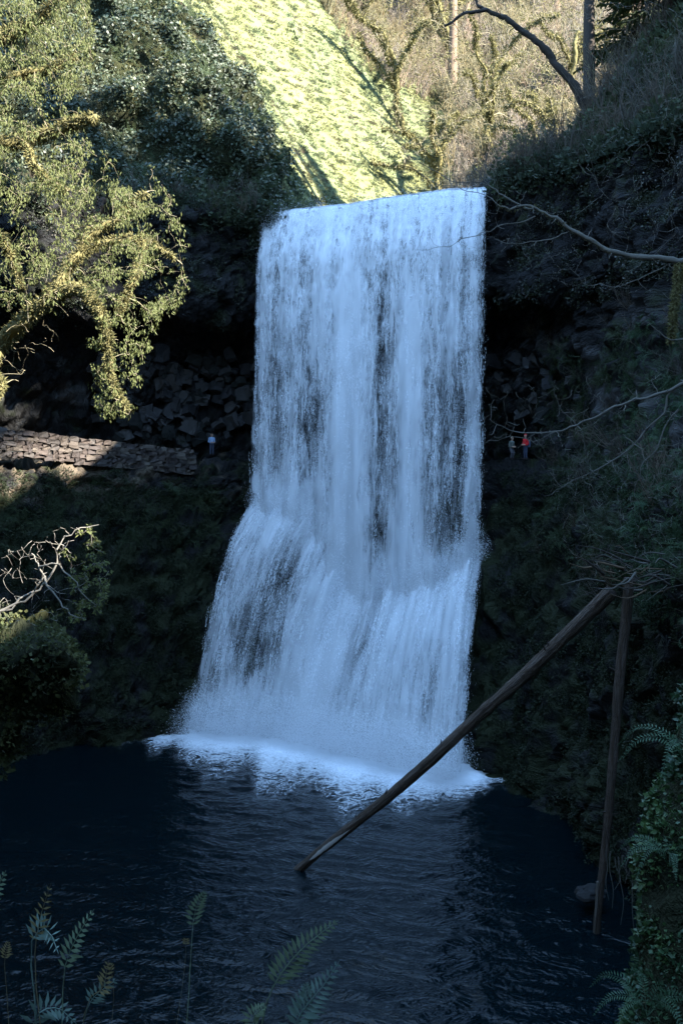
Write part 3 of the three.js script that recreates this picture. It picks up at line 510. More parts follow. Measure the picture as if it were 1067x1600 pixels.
const ivy = [clumpGeo(61, 34, 0.32, 0.10, 0.07), clumpGeo(62, 34, 0.34, 0.11, 0.075)], broad = [clumpGeo(63, 40, 0.6, 0.22, 0.12, 0.8), clumpGeo(64, 40, 0.6, 0.19, 0.13, 0.8)], ferns = [fernGeo(65, 9, 0.9), fernGeo(66, 8, 0.8)], tufts = [clumpGeo(67, 30, 0.35, 0.34, 0.03, 0.2, 1.4), clumpGeo(68, 30, 0.4, 0.28, 0.04, 0.2, 1.1)], shrubs = [twigShrubGeo(69, 9, 1.6), twigShrubGeo(70, 10, 1.6)];
function cover(name, geos, mat, pts, tone, s0, s1, k = 0.5, sink = 0.05, label) {
  const lists = geos.map(() => []);
  pts.forEach(([p, n], i) => { const s = rnd(s0, s1); lists[i % geos.length].push([p.clone().addScaledVector(n, -sink), lean(n, k), V(s, s * rnd(0.8, 1.2), s), vary(tone(p, n), 0.3)]); });
  geos.forEach((g, i) => { if (lists[i].length) { const o = instanced(name, g, mat, lists[i]); if (label) o.userData.label = label; } });
}
const glossLeaf = leafMat(1, 1, 1, 0.5, 0.25, { specularIntensity: 0.6 }), softLeaf = leafMat(1, 1, 1, 0.8, 0.45), twigWood = std(1, 1, 1, 0.9);
// pixel where a point shows, for keeping plants to what the view can reach
const seen = (p, m = 60) => { const y = p.y - EYE, z = p.z, cy = y * CP + z * SP, cz = -y * SP + z * CP; if (cz > -0.5) return false; const px = 533.5 + FOCAL * p.x / -cz, py = 800 - FOCAL * cy / -cz; return px > -m && px < 1067 + m && py > -m && py < 1600 + m; };

// ---------- ground cover ----------
R = seeded(71);
cover('ivy_cover', broad, glossLeaf, scatter(shoulderGeo, 26000, (p, n) => seen(p) && n2(p.x * 0.35, p.y * 0.35) + 0.5 * n3(p.x, p.y, p.z) > -0.75), (p) => n2(p.x * 0.2 + 5, p.y * 0.2) > 0 ? [0.050, 0.065, 0.032] : [0.042, 0.056, 0.032], 0.55, 1.45, 0.7);
cover('fern_cover', ferns, softLeaf, scatter(shoulderGeo, 14000, (p) => seen(p) && p.x > -13 && n2(p.x * 0.3, p.y * 0.3 + 4) > -0.2), () => [0.06, 0.085, 0.034], 1.0, 1.7, 0.6);
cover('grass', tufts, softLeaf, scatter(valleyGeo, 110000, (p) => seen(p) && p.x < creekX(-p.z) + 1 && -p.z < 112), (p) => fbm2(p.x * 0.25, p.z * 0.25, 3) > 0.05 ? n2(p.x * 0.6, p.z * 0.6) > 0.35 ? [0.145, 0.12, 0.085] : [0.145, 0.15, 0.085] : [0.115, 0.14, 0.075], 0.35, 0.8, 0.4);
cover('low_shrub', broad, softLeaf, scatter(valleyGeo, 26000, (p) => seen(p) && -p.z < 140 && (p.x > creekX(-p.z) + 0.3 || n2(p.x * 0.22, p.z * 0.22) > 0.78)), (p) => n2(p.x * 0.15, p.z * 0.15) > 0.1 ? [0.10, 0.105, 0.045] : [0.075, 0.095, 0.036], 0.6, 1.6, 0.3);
cover('bare_brush', shrubs, twigWood, scatter(valleyGeo, 22000, (p) => seen(p) && -p.z < 140 && (p.x < rimX(-p.z) + 1 || -p.z > 84 || hash(p.x * 97, p.z * 89, 3) < 0.25) && (p.x > creekX(-p.z) + 0.2 + 0.12 * Math.max(0, 84 + p.z) || (-p.z > 92 && p.y > 44))), (p) => n2(p.x * 0.2, p.z * 0.2) > 0 ? [0.20, 0.165, 0.13] : [0.18, 0.155, 0.09], 0.7, 1.9, 0.2);  // pale tone carries the sunlight; same twigs are darker in the shaded covers
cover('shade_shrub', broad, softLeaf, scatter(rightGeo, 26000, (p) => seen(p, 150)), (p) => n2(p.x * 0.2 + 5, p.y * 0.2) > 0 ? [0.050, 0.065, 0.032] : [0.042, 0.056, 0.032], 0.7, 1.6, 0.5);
cover('shade_toned_brush', shrubs, twigWood, scatter(rightGeo, 2600, (p) => seen(p, 150)), () => [0.09, 0.076, 0.06], 0.8, 1.7, 0.3);  // twig tone darkened here: shade put into the colour
{ // bushes and twigs hanging over the rim on both sides
  R = seeded(73); const pts = [];
  for (let i = 0; i < 1500; i++) { const px = i % 3 ? rnd(775, 1110) : rnd(-40, 408), d = wallDepth(px, 26.5) + rnd(-0.3, 3.5); pts.push([wallPoint(px, 26.3 + rnd(-0.6, 0.9), d), V(rnd(-0.3, 0.3), 0.6, 0.8).normalize()]); }
  cover('rim_shrub', broad, softLeaf, pts, (p) => n2(p.x * 0.2 + 5, p.y * 0.2) > 0 ? [0.050, 0.065, 0.032] : [0.042, 0.056, 0.032], 0.6, 1.5, 0.6);
  cover('rim_brush', shrubs, twigWood, pts.filter((_, i) => i % 5 === 0), () => [0.09, 0.076, 0.06], 0.5, 1.1, 0.7);  // rim twigs take the darkened tone, shade put into their colour
}
const cliffPts = (n, keep) => scatter(cliffGeo, n, (p, q) => seen(p) && keep(p, q));
const pxOf = (p) => 533.5 + FOCAL * p.x / -p.z;
cover('hanging_leaves', ivy, glossLeaf, cliffPts(30000, (p) => { const x = pxOf(p); return (x < 402 || x > 775) && p.y > 20.5 && n2(p.x * 0.5, p.y * 0.5) > -0.1; }), (p) => R() < 0.12 ? [0.10, 0.10, 0.085] : [0.026, 0.034, 0.016], 0.6, 1.2, 0.8);
cover('bank_moss_leaves', ivy, softLeaf, cliffPts(42000, (p) => { const x = pxOf(p); return p.y < 13 && p.y > 0.2 && (x < 400 - (13 - p.y) * 7 || x > 775) && n2(p.x * 0.4, p.y * 0.4) > -0.35; }), () => [0.022, 0.030, 0.013], 0.5, 1.3, 0.8);
cover('bank_fern', ferns, softLeaf, cliffPts(9000, (p) => { const x = pxOf(p); return (x > 850 && p.y < 19 && p.y > 9.5) || (x < 330 && p.y > 9 && p.y < 12.6); }), (p) => pxOf(p) > 980 ? [0.040, 0.075, 0.032] : [0.040, 0.058, 0.024], 0.6, 1.1, 0.7);
cover('bank_twigs', shrubs, twigWood, cliffPts(1000, (p) => { const x = pxOf(p); return x > 830 && p.y < 20 && p.y > 8; }), () => [0.09, 0.076, 0.06], 0.5, 1.1, 0.4);  // twig colour lowered to deepen the shade on the right bank

// ---------- trees grown from drawn limbs towards scattered twig ends ----------
const kink = (pts, k) => { const out = []; for (let i = 0; i < pts.length - 1; i++) { const l = pts[i].distanceTo(pts[i + 1]); out.push(pts[i]); for (const f of [0.33, 0.67]) out.push(pts[i].clone().lerp(pts[i + 1], f).add(rv().multiplyScalar(l * k))); } out.push(pts[pts.length - 1]); return out; };
function grow(tree, at, limbs, ends, o) {
  if (o.kink) limbs = limbs.map((l) => ({ ...l, pts: kink(l.pts, o.kink) }));
  const nodes = [];
  for (const l of limbs) {
    const c = curveOf(l.pts), L = c.getLength(), n = Math.max(6, Math.ceil(L / 0.3));
    for (let i = 0; i <= n; i++) nodes.push([c.getPoint(i / n), lerp(l.r0, l.r1, i / n)]);
    mesh(l.name ?? 'branch', local(tubeGeo(l.pts, l.r0, l.r1, l.sides ?? 8, Math.ceil(L * 6), l.rough ?? 0.35), at), l.mat ?? o.wood, tree);
  }
  const near = (p) => { let b = 1e9, k = 0; for (let i = 0; i < nodes.length; i++) { const d = nodes[i][0].distanceToSquared(p); if (d < b) { b = d; k = i; } } return [k, Math.sqrt(b)]; };
  const order = ends.map((p) => [p, near(p)[1]]).sort((a, b) => a[1] - b[1]), pos = [], idx = [], tips = [];
  for (const [p] of order) {
    const [k, d] = near(p); if (d > (o.reach ?? 99)) continue;
    const s = nodes[k][0], r = Math.min(nodes[k][1] * 0.75, o.twig * (0.6 + 0.5 * d)), m1 = s.clone().lerp(p, 0.33).add(rv().multiplyScalar(d * 0.12)).add(V(0, d * (o.arch ?? 0.1), 0)), m2 = s.clone().lerp(p, 0.7).add(rv().multiplyScalar(d * 0.1)).add(V(0, d * (o.arch ?? 0.1), 0));
    const pts = [s.clone(), m1, m2, p]; tube(pos, idx, pts, r, Math.max(o.tip ?? 0.004, r * 0.3), r > 0.03 ? 5 : 3, Math.min(8, 3 + Math.ceil(d * 3)));
    const c = curveOf(pts); for (const f of [0.35, 0.6, 0.85, 1]) nodes.push([c.getPoint(f), lerp(r, r * 0.35, f)]);
    tips.push([p, p.clone().sub(m2).normalize(), c]);
  }
  if (pos.length) mesh('twigs', local(geo(pos, idx), at), o.twigMat ?? o.wood, tree).userData.kind = 'stuff';
  return tips;
}
function mossOn(tree, at, limbs, mat, per, len) { // shaggy moss hanging from the limbs
  const pos = [], idx = [];
  for (const l of limbs) { const c = curveOf(l.pts), L = c.getLength(); for (let k = 0; k < L * per; k++) { const f = R(), q = c.getPoint(f), r = lerp(l.r0, l.r1, f), o = rv(); o.addScaledVector(c.getTangent(f), -o.dot(c.getTangent(f))).normalize(); q.addScaledVector(o, r * 0.9); const d = o.multiplyScalar(0.7).add(V(rnd(-0.4, 0.4), rnd(-1.1, 0.2), rnd(-0.4, 0.4))).normalize(); leaf(pos, idx, q, d, rv().cross(d).normalize(), len * rnd(0.5, 1.4), len * 0.3, rnd(-0.2, 0.3)); } }
  mesh('moss', local(geo(pos, idx), at), mat, tree).userData.kind = 'stuff';
}
const inPoly = (x, y, P) => { let k = false; for (let i = 0, j = P.length - 1; i < P.length; j = i++) if (P[i][1] > y !== P[j][1] > y && x < (P[j][0] - P[i][0]) * (y - P[i][1]) / (P[j][1] - P[i][1]) + P[i][0]) k = !k; return k; };
function fill(P, n, d0, d1, keep) { const out = [], xs = P.map((p) => p[0]), ys = P.map((p) => p[1]), x0 = Math.min(...xs), x1 = Math.max(...xs), y0 = Math.min(...ys), y1 = Math.max(...ys); let guard = 0; while (out.length < n && guard++ < n * 40) { const x = rnd(x0, x1), y = rnd(y0, y1); if (inPoly(x, y, P) && (!keep || keep(x, y))) out.push(W(x, y, rnd(d0, d1))); } return out; }
const path = (d, ...p) => p.map(([x, y, e = 0]) => W(x, y, d + e));
function sprigs(tips, tree, at, mat, o) { // small hanging leaves along the twigs
  const pos = [], idx = [];
  for (const [p, t, c] of tips) for (let k = 0; k < o.n; k++) {
    const b = c.getPoint(1 - Math.pow(R(), 1.5) * (o.along ?? 0.6)).add(rv().multiplyScalar(o.spread ?? 0.06)), d = V(rnd(-1, 1) * o.flare, -1 + (o.lift ?? 0), rnd(-1, 1) * o.flare).normalize(), s = rv().cross(d).normalize();
    for (let j = 0; j < (o.per ?? 3); j++) { const q = b.clone().add(rv().multiplyScalar(o.len * 0.5)), dd = d.clone().add(rv().multiplyScalar(0.5)).normalize(); leaf(pos, idx, q, dd, rv().cross(dd).normalize(), o.len * rnd(0.6, 1.3), o.wid * rnd(0.6, 1.3), rnd(-0.2, 0.4)); }
  }
  return mesh('foliage', local(geo(pos, idx), at), mat, tree);
}
const mossBark = woodMat([0.12, 0.105, 0.045], 0.05), mossLeaf = leafMat(0.14, 0.128, 0.052, 0.9, 0.35), paleTwig = std(0.20, 0.175, 0.115, 0.9), darkBark = woodMat([0.045, 0.038, 0.032]), alderBark = woodMat([0.085, 0.080, 0.068]), springLeaf = leafMat(0.105, 0.12, 0.040, 0.75, 0.45);
{ // mossy maple on the left
  R = seeded(81);
  const at = W(-210, 1150, 25).setY(6), t = thing('maple_tree', at, 'mossy maple with hanging spring leaves filling the upper left', 'tree');
  const D = 25, limbs = [
    { name: 'trunk', pts: [at.clone(), W(-190, 800, D), W(-170, 500, D), W(-190, 150, D), W(-150, -200, D)], r0: 0.55, r1: 0.3, sides: 12 },
    { pts: path(D, [-175, 380], [-90, 260], [0, 227], [60, 214], [110, 195, -0.3], [150, 182, -0.5]), r0: 0.2, r1: 0.07 },
    { pts: path(D, [42, 222], [52, 255, -0.3], [75, 280, -0.4], [105, 298, -0.6]), r0: 0.07, r1: 0.03 },
    { pts: path(D, [-175, 760], [-90, 640], [0, 540], [45, 495, -0.4], [80, 462, -0.6], [130, 452, -0.8], [150, 478, -1], [168, 520, -1.2], [172, 585, -1.3], [200, 640, -1.5]), r0: 0.22, r1: 0.02 },
    { pts: path(D, [80, 462, -0.6], [105, 420, -0.2], [128, 395, 0], [165, 378, 0.3], [225, 372, 0.5], [275, 405, 0.7]), r0: 0.12, r1: 0.03 },
    { pts: path(D, [128, 395, 0], [135, 370, 0.2], [180, 345, 0.4], [205, 318, 0.5], [230, 300, 0.6]), r0: 0.09, r1: 0.03 },
    { pts: path(D, [-185, 450], [-80, 420], [0, 368], [18, 402], [35, 450, -0.2]), r0: 0.14, r1: 0.035 },
    { pts: path(D, [-180, 250], [-90, 130], [0, 60], [70, 20], [120, -30]), r0: 0.2, r1: 0.06 },
    { pts: path(D, [-90, 130, 0], [0, 120, 1], [70, 110, 1.4], [120, 85, 1.6]), r0: 0.12, r1: 0.05 },
    { pts: path(D, [0, 540, 0], [-10, 580, -0.5], [5, 600, -1], [-20, 640, -1.4]), r0: 0.08, r1: 0.02 },
    { pts: path(D, [225, 372, 0.5], [215, 420, 0], [200, 455, -0.3], [185, 490, -0.5]), r0: 0.06, r1: 0.02 }];
  mossOn(t, at, limbs.slice(1), mossLeaf, 420, 0.11);
  const P1 = [[-140, -80], [150, -80], [150, 90], [110, 150], [150, 230], [240, 265], [290, 340], [300, 420], [290, 480], [240, 500], [180, 470], [60, 440], [-140, 430]], P2 = [[150, 480], [260, 500], [215, 590], [220, 650], [160, 650], [140, 600]], P3 = [[-60, 430], [120, 460], [90, 560], [40, 600], [-60, 620]];
  const ends = [...fill(P1, 1450, 22.8, 27.5, (x, y) => n2(x * 0.016, y * 0.018 + 3) + 0.4 * n2(x * 0.05, y * 0.05) > (y < 100 ? -0.6 : -0.12)), ...fill(P2, 75, 23.2, 24.6), ...fill(P3, 110, 23.5, 26)];
  const tips = grow(t, at, limbs.map((l) => ({ ...l, rough: 0.5 })), ends, { kink: 0.07, wood: mossBark, twigMat: paleTwig, twig: 0.02, tip: 0.006, arch: 0.06 });
  sprigs(tips.filter(([p]) => !(p.y < W(0, 480, 25).y && p.x < W(110, 0, 25).x)), t, at, springLeaf, { n: 8, per: 3, len: 0.08, wid: 0.03, flare: 0.4, spread: 0.13, along: 0.9 });
}
{ // sunlit twiggy shrub low on the left
  R = seeded(82);
  const at = W(-120, 1010, 20).setY(10), t = thing('twiggy_shrub', at, 'bare twiggy shrub with sparse new leaves above the left bank', 'shrub');
  const D = 20, limbs = [{ pts: [at.clone(), W(-60, 990, D), W(0, 955, D), W(40, 940, D, -0.2), W(70, 900, D), W(60, 880, D), W(50, 865, D)], r0: 0.032, r1: 0.01 }, { pts: path(D, [0, 955], [60, 925, 0.2], [85, 890, 0.3], [95, 850, 0.3], [120, 825, 0.3], [155, 820, 0.4]), r0: 0.024, r1: 0.007 }, { pts: path(D, [70, 900], [95, 940, -0.3], [110, 960, -0.4], [135, 968, -0.5]), r0: 0.02, r1: 0.006 }, { pts: path(D, [62, 885], [90, 880, -0.2], [110, 900, -0.3], [130, 930, -0.4], [150, 945, -0.4]), r0: 0.02, r1: 0.006 }];
  const tips = grow(t, at, limbs, fill([[-10, 870], [60, 830], [130, 810], [175, 850], [165, 945], [90, 990], [-10, 975]], 190, 19.3, 20.8), { wood: std(0.15, 0.14, 0.12, 0.9), kink: 0.12, twig: 0.012, tip: 0.006, arch: -0.02 });
  sprigs(tips.filter(([p]) => p.x > W(95, 0, 20).x), t, at, springLeaf, { n: 4, per: 3, len: 0.07, wid: 0.04, flare: 0.8, lift: 0.6, spread: 0.05 });
}
{ // bush on the left bank
  R = seeded(83);
  const rows = [[[-260, 940, 23], [-60, 955, 24], [40, 965, 24.5], [112, 990, 26]], [[-260, 1000, 22], [-60, 1000, 22.6], [60, 1010, 23], [112, 1040, 25]], [[-260, 1080, 22], [-60, 1070, 22.4], [40, 1080, 23], [80, 1090, 25]], [[-260, 1180, 23], [-80, 1170, 23.5], [-20, 1165, 24], [10, 1160, 26]], [[-260, 1300, 26], [-120, 1250, 26], [-80, 1220, 26.5], [-60, 1200, 28]]].map((r) => r.map((p) => W(...p)));
  const g = sheet(rows, 40, 40, (p) => 1.1 * fbm3(p.x * 0.7, p.y * 0.7, p.z * 0.7, 4), soilTone, [5, 5]); struct('left_bank', g, soilMat);
  cover('bank_leaves', ivy, softLeaf, scatter(g, 1000, (p) => n3(p.x, p.y, p.z) > -0.4), (p) => fbm3(p.x * 0.8, p.y * 0.8, p.z * 0.8, 2) > 0.05 ? [0.075, 0.085, 0.03] : [0.045, 0.055, 0.02], 0.4, 1.3, 0.7);
}
{ // bare alder on the right: limbs reaching out over the water
  R = seeded(84);
  const at = W(1240, 1000, 30).setY(10), t = thing('bare_alder', at, 'bare alder reaching pale limbs towards the falls from the right', 'tree'), D = 30;
  const limbs = [{ name: 'trunk', pts: [at.clone(), W(1230, 700, D), W(1200, 450, D), W(1190, 100, D), W(1180, -200, D)], r0: 0.3, r1: 0.18, sides: 10 },
    { pts: path(D, [1200, 455], [1120, 420], [1058, 408], [1000, 402], [950, 392], [915, 372], [880, 350], [850, 332], [828, 322], [795, 328], [775, 318]), r0: 0.10, r1: 0.018, rough: 0.3 },
    { pts: path(D, [850, 332], [815, 322, 0.2], [785, 305, 0.4], [765, 292, 0.5], [742, 262, 0.5], [728, 248, 0.5]), r0: 0.03, r1: 0.01 },
    { pts: path(D, [835, 338], [790, 350], [755, 362], [705, 385], [650, 390]), r0: 0.018, r1: 0.004 }, { pts: path(D, [890, 362], [850, 375], [810, 382], [785, 378], [760, 370]), r0: 0.02, r1: 0.005 },
    { pts: path(D, [1060, 410], [1058, 445], [1052, 480], [1050, 512], [1046, 535]), r0: 0.07, r1: 0.02, mat: mossBark, rough: 0.5 },
    { pts: path(D, [1045, 412], [1000, 435], [950, 448], [910, 442], [890, 420]), r0: 0.016, r1: 0.005 },
    { pts: path(D, [765, 292, 0.5], [720, 285, 1], [670, 262, 1.5], [620, 238, 2], [575, 215, 2.5]), r0: 0.014, r1: 0.004 }, { pts: path(D, [775, 318], [740, 300, 0.5], [690, 290, 1], [640, 262, 1.5]), r0: 0.012, r1: 0.004 }];
  mossOn(t, at, [{ ...limbs[5], r0: 0.09 }], mossLeaf, 700, 0.12); mossOn(t, at, limbs.slice(1, 2), mossLeaf, 60, 0.05);
  const ends = [...fill([[740, 240], [880, 330], [1000, 390], [1067, 395], [1067, 470], [900, 450], [780, 400], [650, 400], [640, 360], [740, 350]], 170, 29.5, 30.6), ...fill([[560, 190], [660, 240], [770, 280], [760, 310], [640, 280], [560, 230]], 40, 30, 32), ...fill([[900, 0], [1067, 0], [1067, 380], [960, 380], [900, 250]], 260, 29, 32)];
  grow(t, at, limbs, ends, { wood: alderBark, twigMat: std(0.12, 0.112, 0.095, 0.9), kink: 0.09, twig: 0.02, tip: 0.008, arch: -0.06, reach: 9 });
}
{
  R = seeded(85);
  const at = W(1230, 1000, 28).setY(10), t = thing('bare_sapling', at, 'slender bare tree with drooping limbs below the alder on the right', 'tree'), D = 28;
  const limbs = [{ name: 'trunk', pts: [at.clone(), W(1210, 760, D), W(1180, 600, D), W(1190, 380, D)], r0: 0.2, r1: 0.1 },
    { pts: path(D, [1180, 600], [1110, 595], [1060, 602], [1020, 618], [975, 632], [935, 650], [900, 665], [868, 674], [830, 676], [795, 672], [765, 655]), r0: 0.055, r1: 0.008, rough: 0.3 },
    { pts: path(D, [868, 674], [830, 690], [800, 682, 0.2], [770, 688, 0.3], [752, 692, 0.3]), r0: 0.012, r1: 0.004 }, { pts: path(D, [900, 665], [880, 645], [868, 620], [862, 600]), r0: 0.014, r1: 0.004 }, { pts: path(D, [1060, 602], [1020, 660], [985, 700], [930, 735], [880, 760], [850, 775]), r0: 0.03, r1: 0.005 }, { pts: path(D, [1060, 640], [1030, 690], [1000, 730], [990, 770]), r0: 0.025, r1: 0.006 }, { pts: path(D, [1180, 560], [1080, 540], [1030, 520], [1000, 500]), r0: 0.03, r1: 0.005 }];
  grow(t, at, limbs, [...fill([[750, 600], [900, 590], [1067, 560], [1067, 760], [900, 800], [860, 700], [750, 700]], 260, 27.3, 29), ...fill([[840, 720], [1067, 700], [1067, 900], [900, 900]], 200, 28, 30.5)], { wood: alderBark, twigMat: std(0.12, 0.112, 0.095, 0.9), kink: 0.09, twig: 0.02, tip: 0.008, arch: -0.05, reach: 6 });
}
{ // driftwood jam where the logs rest
  R = seeded(86);
  const at = W(975, 900, 30.6), t = thing('branch_pile', at, 'tangle of dead branches where the two logs meet the bank', 'branches');
  for (let i = 0; i < 46; i++) { const a = W(rnd(930, 1090), rnd(860, 925), rnd(29.4, 31.2)), l = rnd(0.5, 2.2), b = a.clone().add(V(-l * rnd(0.3, 1), rnd(-0.25, 0.3) * l, rnd(-0.3, 0.5) * l)); mesh('dead_branch', local(tubeGeo([a, a.clone().lerp(b, 0.5).add(rv().multiplyScalar(0.12 * l)), b], rnd(0.015, 0.05), 0.006, 5, 7, 0.2), at), pick([darkBark, alderBark, woodMat([0.10, 0.07, 0.045])]), t); }
}
{ // roots hanging under the bank
  R = seeded(87);
  const at = W(975, 1340, 31), t = thing('hanging_roots', at, 'thin roots hanging beside the foot of the dead trunk', 'roots');
  for (let i = 0; i < 9; i++) { const x = 948 + i * 5.5 + rnd(-3, 3), y0 = 1330 + rnd(-8, 12), l = rnd(40, 130); mesh('root', local(tubeGeo(path(30.8, [x, y0], [x + rnd(-6, 8), y0 + l * 0.3], [x + rnd(0, 14), y0 + l * 0.65], [x + rnd(-4, 12), y0 + l]), 0.018, 0.008, 5, 10, 0.2), at), alderBark, t); }
  const g = new THREE.IcosahedronGeometry(0.42, 3), gp = g.attributes.position; for (let k = 0; k < gp.count; k++) { const q = V().fromBufferAttribute(gp, k), f = 1 + 0.5 * fbm3(q.x * 2, q.y * 2 + 5, q.z * 2, 3); gp.setXYZ(k, q.x * f * 1.1, q.y * f * 0.6, q.z * f); } g.computeVertexNormals();
  const b = mesh('boulder', g, std(0.022, 0.022, 0.022, 0.8)); b.position.copy(W(922, 1396, 33.2)); tag(b, 'small grey rock beside the dead trunk at the water', 'rock');
}
{ // ivy covered bank close by on the right
  R = seeded(88);
  const rows = [[[1075, 1080, 10], [1100, 1090, 9.4], [1200, 1120, 9], [1400, 1150, 8.6]], [[1048, 1200, 10], [1062, 1210, 9.4], [1150, 1220, 9], [1400, 1250, 8.4]], [[1012, 1310, 10], [1024, 1315, 9.3], [1130, 1330, 8.8], [1400, 1350, 8.2]], [[1010, 1420, 10], [1022, 1420, 9.2], [1130, 1430, 8.7], [1400, 1450, 8]], [[1004, 1520, 10], [1016, 1520, 9.1], [1120, 1530, 8.5], [1400, 1550, 7.8]], [[978, 1620, 10], [992, 1620, 9], [1110, 1640, 8.3], [1400, 1660, 7.6]], [[950, 1760, 10], [970, 1760, 8.8], [1100, 1790, 8], [1400, 1800, 7.2]]].map((r) => [W(r[0][0] + 40, r[0][1], 12), ...r.map((p) => W(...p))]);
  const g = sheet(rows, 50, 60, (p) => 0.12 * fbm3(p.x * 2, p.y * 2, p.z * 2, 3), soilTone, [4, 5]); struct('right_bank', g, soilMat);
  const small = [clumpGeo(91, 26, 0.13, 0.045, 0.034), clumpGeo(92, 26, 0.13, 0.05, 0.036)];
  cover('bank_ivy', small, glossLeaf, scatter(g, 2600, (p) => n2(p.x * 1.5, p.y * 1.5) > -0.5), (p) => n2(p.x * 0.9, p.y * 0.9 + 3) > 0 ? [0.040, 0.075, 0.022] : [0.028, 0.060, 0.024], 0.7, 1.2, 0.8);
  for (const [px, py, d, s, label] of [[1075, 1200, 9.2, 0.62, 'dark fern arching from the top of the near right bank'], [1045, 1355, 9.0, 0.5, 'blue green fern halfway down the near right bank'], [1010, 1590, 8.8, 0.55, 'fern at the bottom right corner of the near bank']]) {
    const o = thing('bank_fern_plant', W(px, py, d), label, 'fern', 'ferns on the near right bank');
    for (let k = 0; k < 8; k++) { const pos = [], idx = [], a = k / 8 * 6.28 + rnd(-0.3, 0.3), l = s * rnd(0.8, 1.1), q = V(Math.cos(a), 0, Math.sin(a)); frondInto(pos, idx, [V(), q.clone().multiplyScalar(l * 0.3).setY(l * 0.4), q.clone().multiplyScalar(l * 0.7).setY(l * 0.42), q.clone().multiplyScalar(l).setY(l * 0.1)], 0.15, 22, s * 0.13, s * 0.03); mesh('frond', geo(pos, idx), leafMat(0.045, 0.085, 0.045, 0.6, 0.35), o); }
  }
}
// ---------- trees above the falls ----------
const groundAt = (px, d) => { const x = (px - 533.5) / FOCAL * d; return V(x, valleyY(x, d) - 0.2, -d); };
const sunMoss = mossBark, brownBark = woodMat([0.15, 0.105, 0.075], 0.06);
const maples = [[575, 96, 11, 5, 'mossy bare maple at the foot of the sunlit slope'], [625, 90, 12, 5, 'mossy bare maple leaning over the foot of the slope'], [672, 82, 9, 5, 'low spreading mossy maple above the middle of the falls'], [765, 88, 12, 6, 'mossy bare maple beneath the arching limb'], [825, 80, 9, 5, 'tangled mossy maple left of the dark trunk'], [700, 104, 14, 7, 'pale mossy maple far up the valley'], [540, 118, 14, 7, 'bare maple at the top edge right of the slope'], [870, 94, 12, 6, 'mossy maple showing behind the dark trunk'], [308, 78, 5, 3, 'leaning mossy trunk on the crest left of the sunlit slope']];
maples.forEach(([px, d, h, w, label], i) => {
  R = seeded(100 + i);
  const at = groundAt(px, d), t = thing('mossy_maple', at, label, 'tree', 'mossy maples above the falls'), limbs = [], top = at.clone().add(V(rnd(-1.5, 1.5), h * 0.55, rnd(-1, 1)));
  limbs.push({ name: 'trunk', pts: [at.clone(), at.clone().lerp(top, 0.4).add(V(rnd(-0.4, 0.4), 0, 0)), top], r0: 0.26, r1: 0.15, rough: 0.4 });
  for (let k = 0; k < 6; k++) { const s = at.clone().lerp(top, rnd(0.35, 1)), a = rnd(0, 6.28), l = w * rnd(0.6, 1), e = s.clone().add(V(Math.cos(a) * l, h * rnd(0.15, 0.55), Math.sin(a) * l * 0.8)); limbs.push({ pts: [s, s.clone().lerp(e, 0.35).add(V(rnd(-0.4, 0.4), 0.8, 0)), s.clone().lerp(e, 0.7).add(V(rnd(-0.5, 0.5), rnd(0, 0.9), rnd(-0.5, 0.5))), e], r0: 0.11, r1: 0.04, rough: 0.5 }); }
  mossOn(t, at, limbs, mossLeaf, 90, 0.3);
  const ends = []; for (let k = 0; k < 420; k++) { const v = rv().multiplyScalar(Math.cbrt(R())); ends.push(at.clone().add(V(v.x * w, h * 0.68 + v.y * h * 0.42, v.z * w * 0.8))); }
  const tips = grow(t, at, limbs, ends, { kink: 0.08, wood: sunMoss, twigMat: paleTwig, twig: 0.06, tip: 0.022, arch: 0.08, reach: 4 });
  if (i % 3 !== 2) sprigs(tips.filter((_, k) => k % 2), t, at, mossLeaf, { n: 3, per: 2, len: 0.24, wid: 0.09, flare: 1, lift: 0.6, spread: 0.2 });
});
{ // dark trunk and arching limb at the top right
  R = seeded(121);
  let at = groundAt(912, 60), t = thing('dark_conifer', at, 'straight dark conifer trunk beside the arching limb, top right', 'tree');
  mesh('trunk', local(tubeGeo([at.clone(), at.clone().add(V(-0.1, 8, 0)), at.clone().add(V(-0.1, 18, 0)), at.clone().add(V(0, 30, 0))], 0.34, 0.18, 10, 30, 0.12), at), darkBark, t);
  { const pos = [], idx = []; for (let k = 0; k < 60; k++) { const a = at.clone().add(V(0, rnd(13, 29), 0)), g = rnd(0, 6.28), l = rnd(1.5, 3.5), q = V(Math.cos(g), -0.25, Math.sin(g)); for (let m = 0; m < 26; m++) leaf(pos, idx, a.clone().addScaledVector(q, l * m / 26).add(rv().multiplyScalar(0.15)), rv().add(V(0, -0.8, 0)).normalize(), rv(), 0.4, 0.12); } mesh('foliage', local(geo(pos, idx), at), leafMat(0.03, 0.045, 0.02, 0.8, 0.3), t); }
  at = W(918, 178, 58); t = thing('arching_tree', at, 'dark bare limb arching left from the trunk at top right', 'tree');
  const tips = grow(t, at, [{ name: 'trunk', pts: path(58, [930, 260], [918, 178], [890, 125], [858, 85], [825, 55], [790, 28], [760, 16], [728, 20], [695, 40, 1]), r0: 0.26, r1: 0.06, rough: 0.3 }, { pts: path(58, [760, 16], [745, 8], [742, -10]), r0: 0.1, r1: 0.05 }], fill([[680, 10], [780, 0], [900, 100], [900, 180], [830, 120], [760, 60], [680, 80]], 60, 57, 60), { kink: 0.05, wood: darkBark, twig: 0.03, tip: 0.012, arch: 0.05 });
}
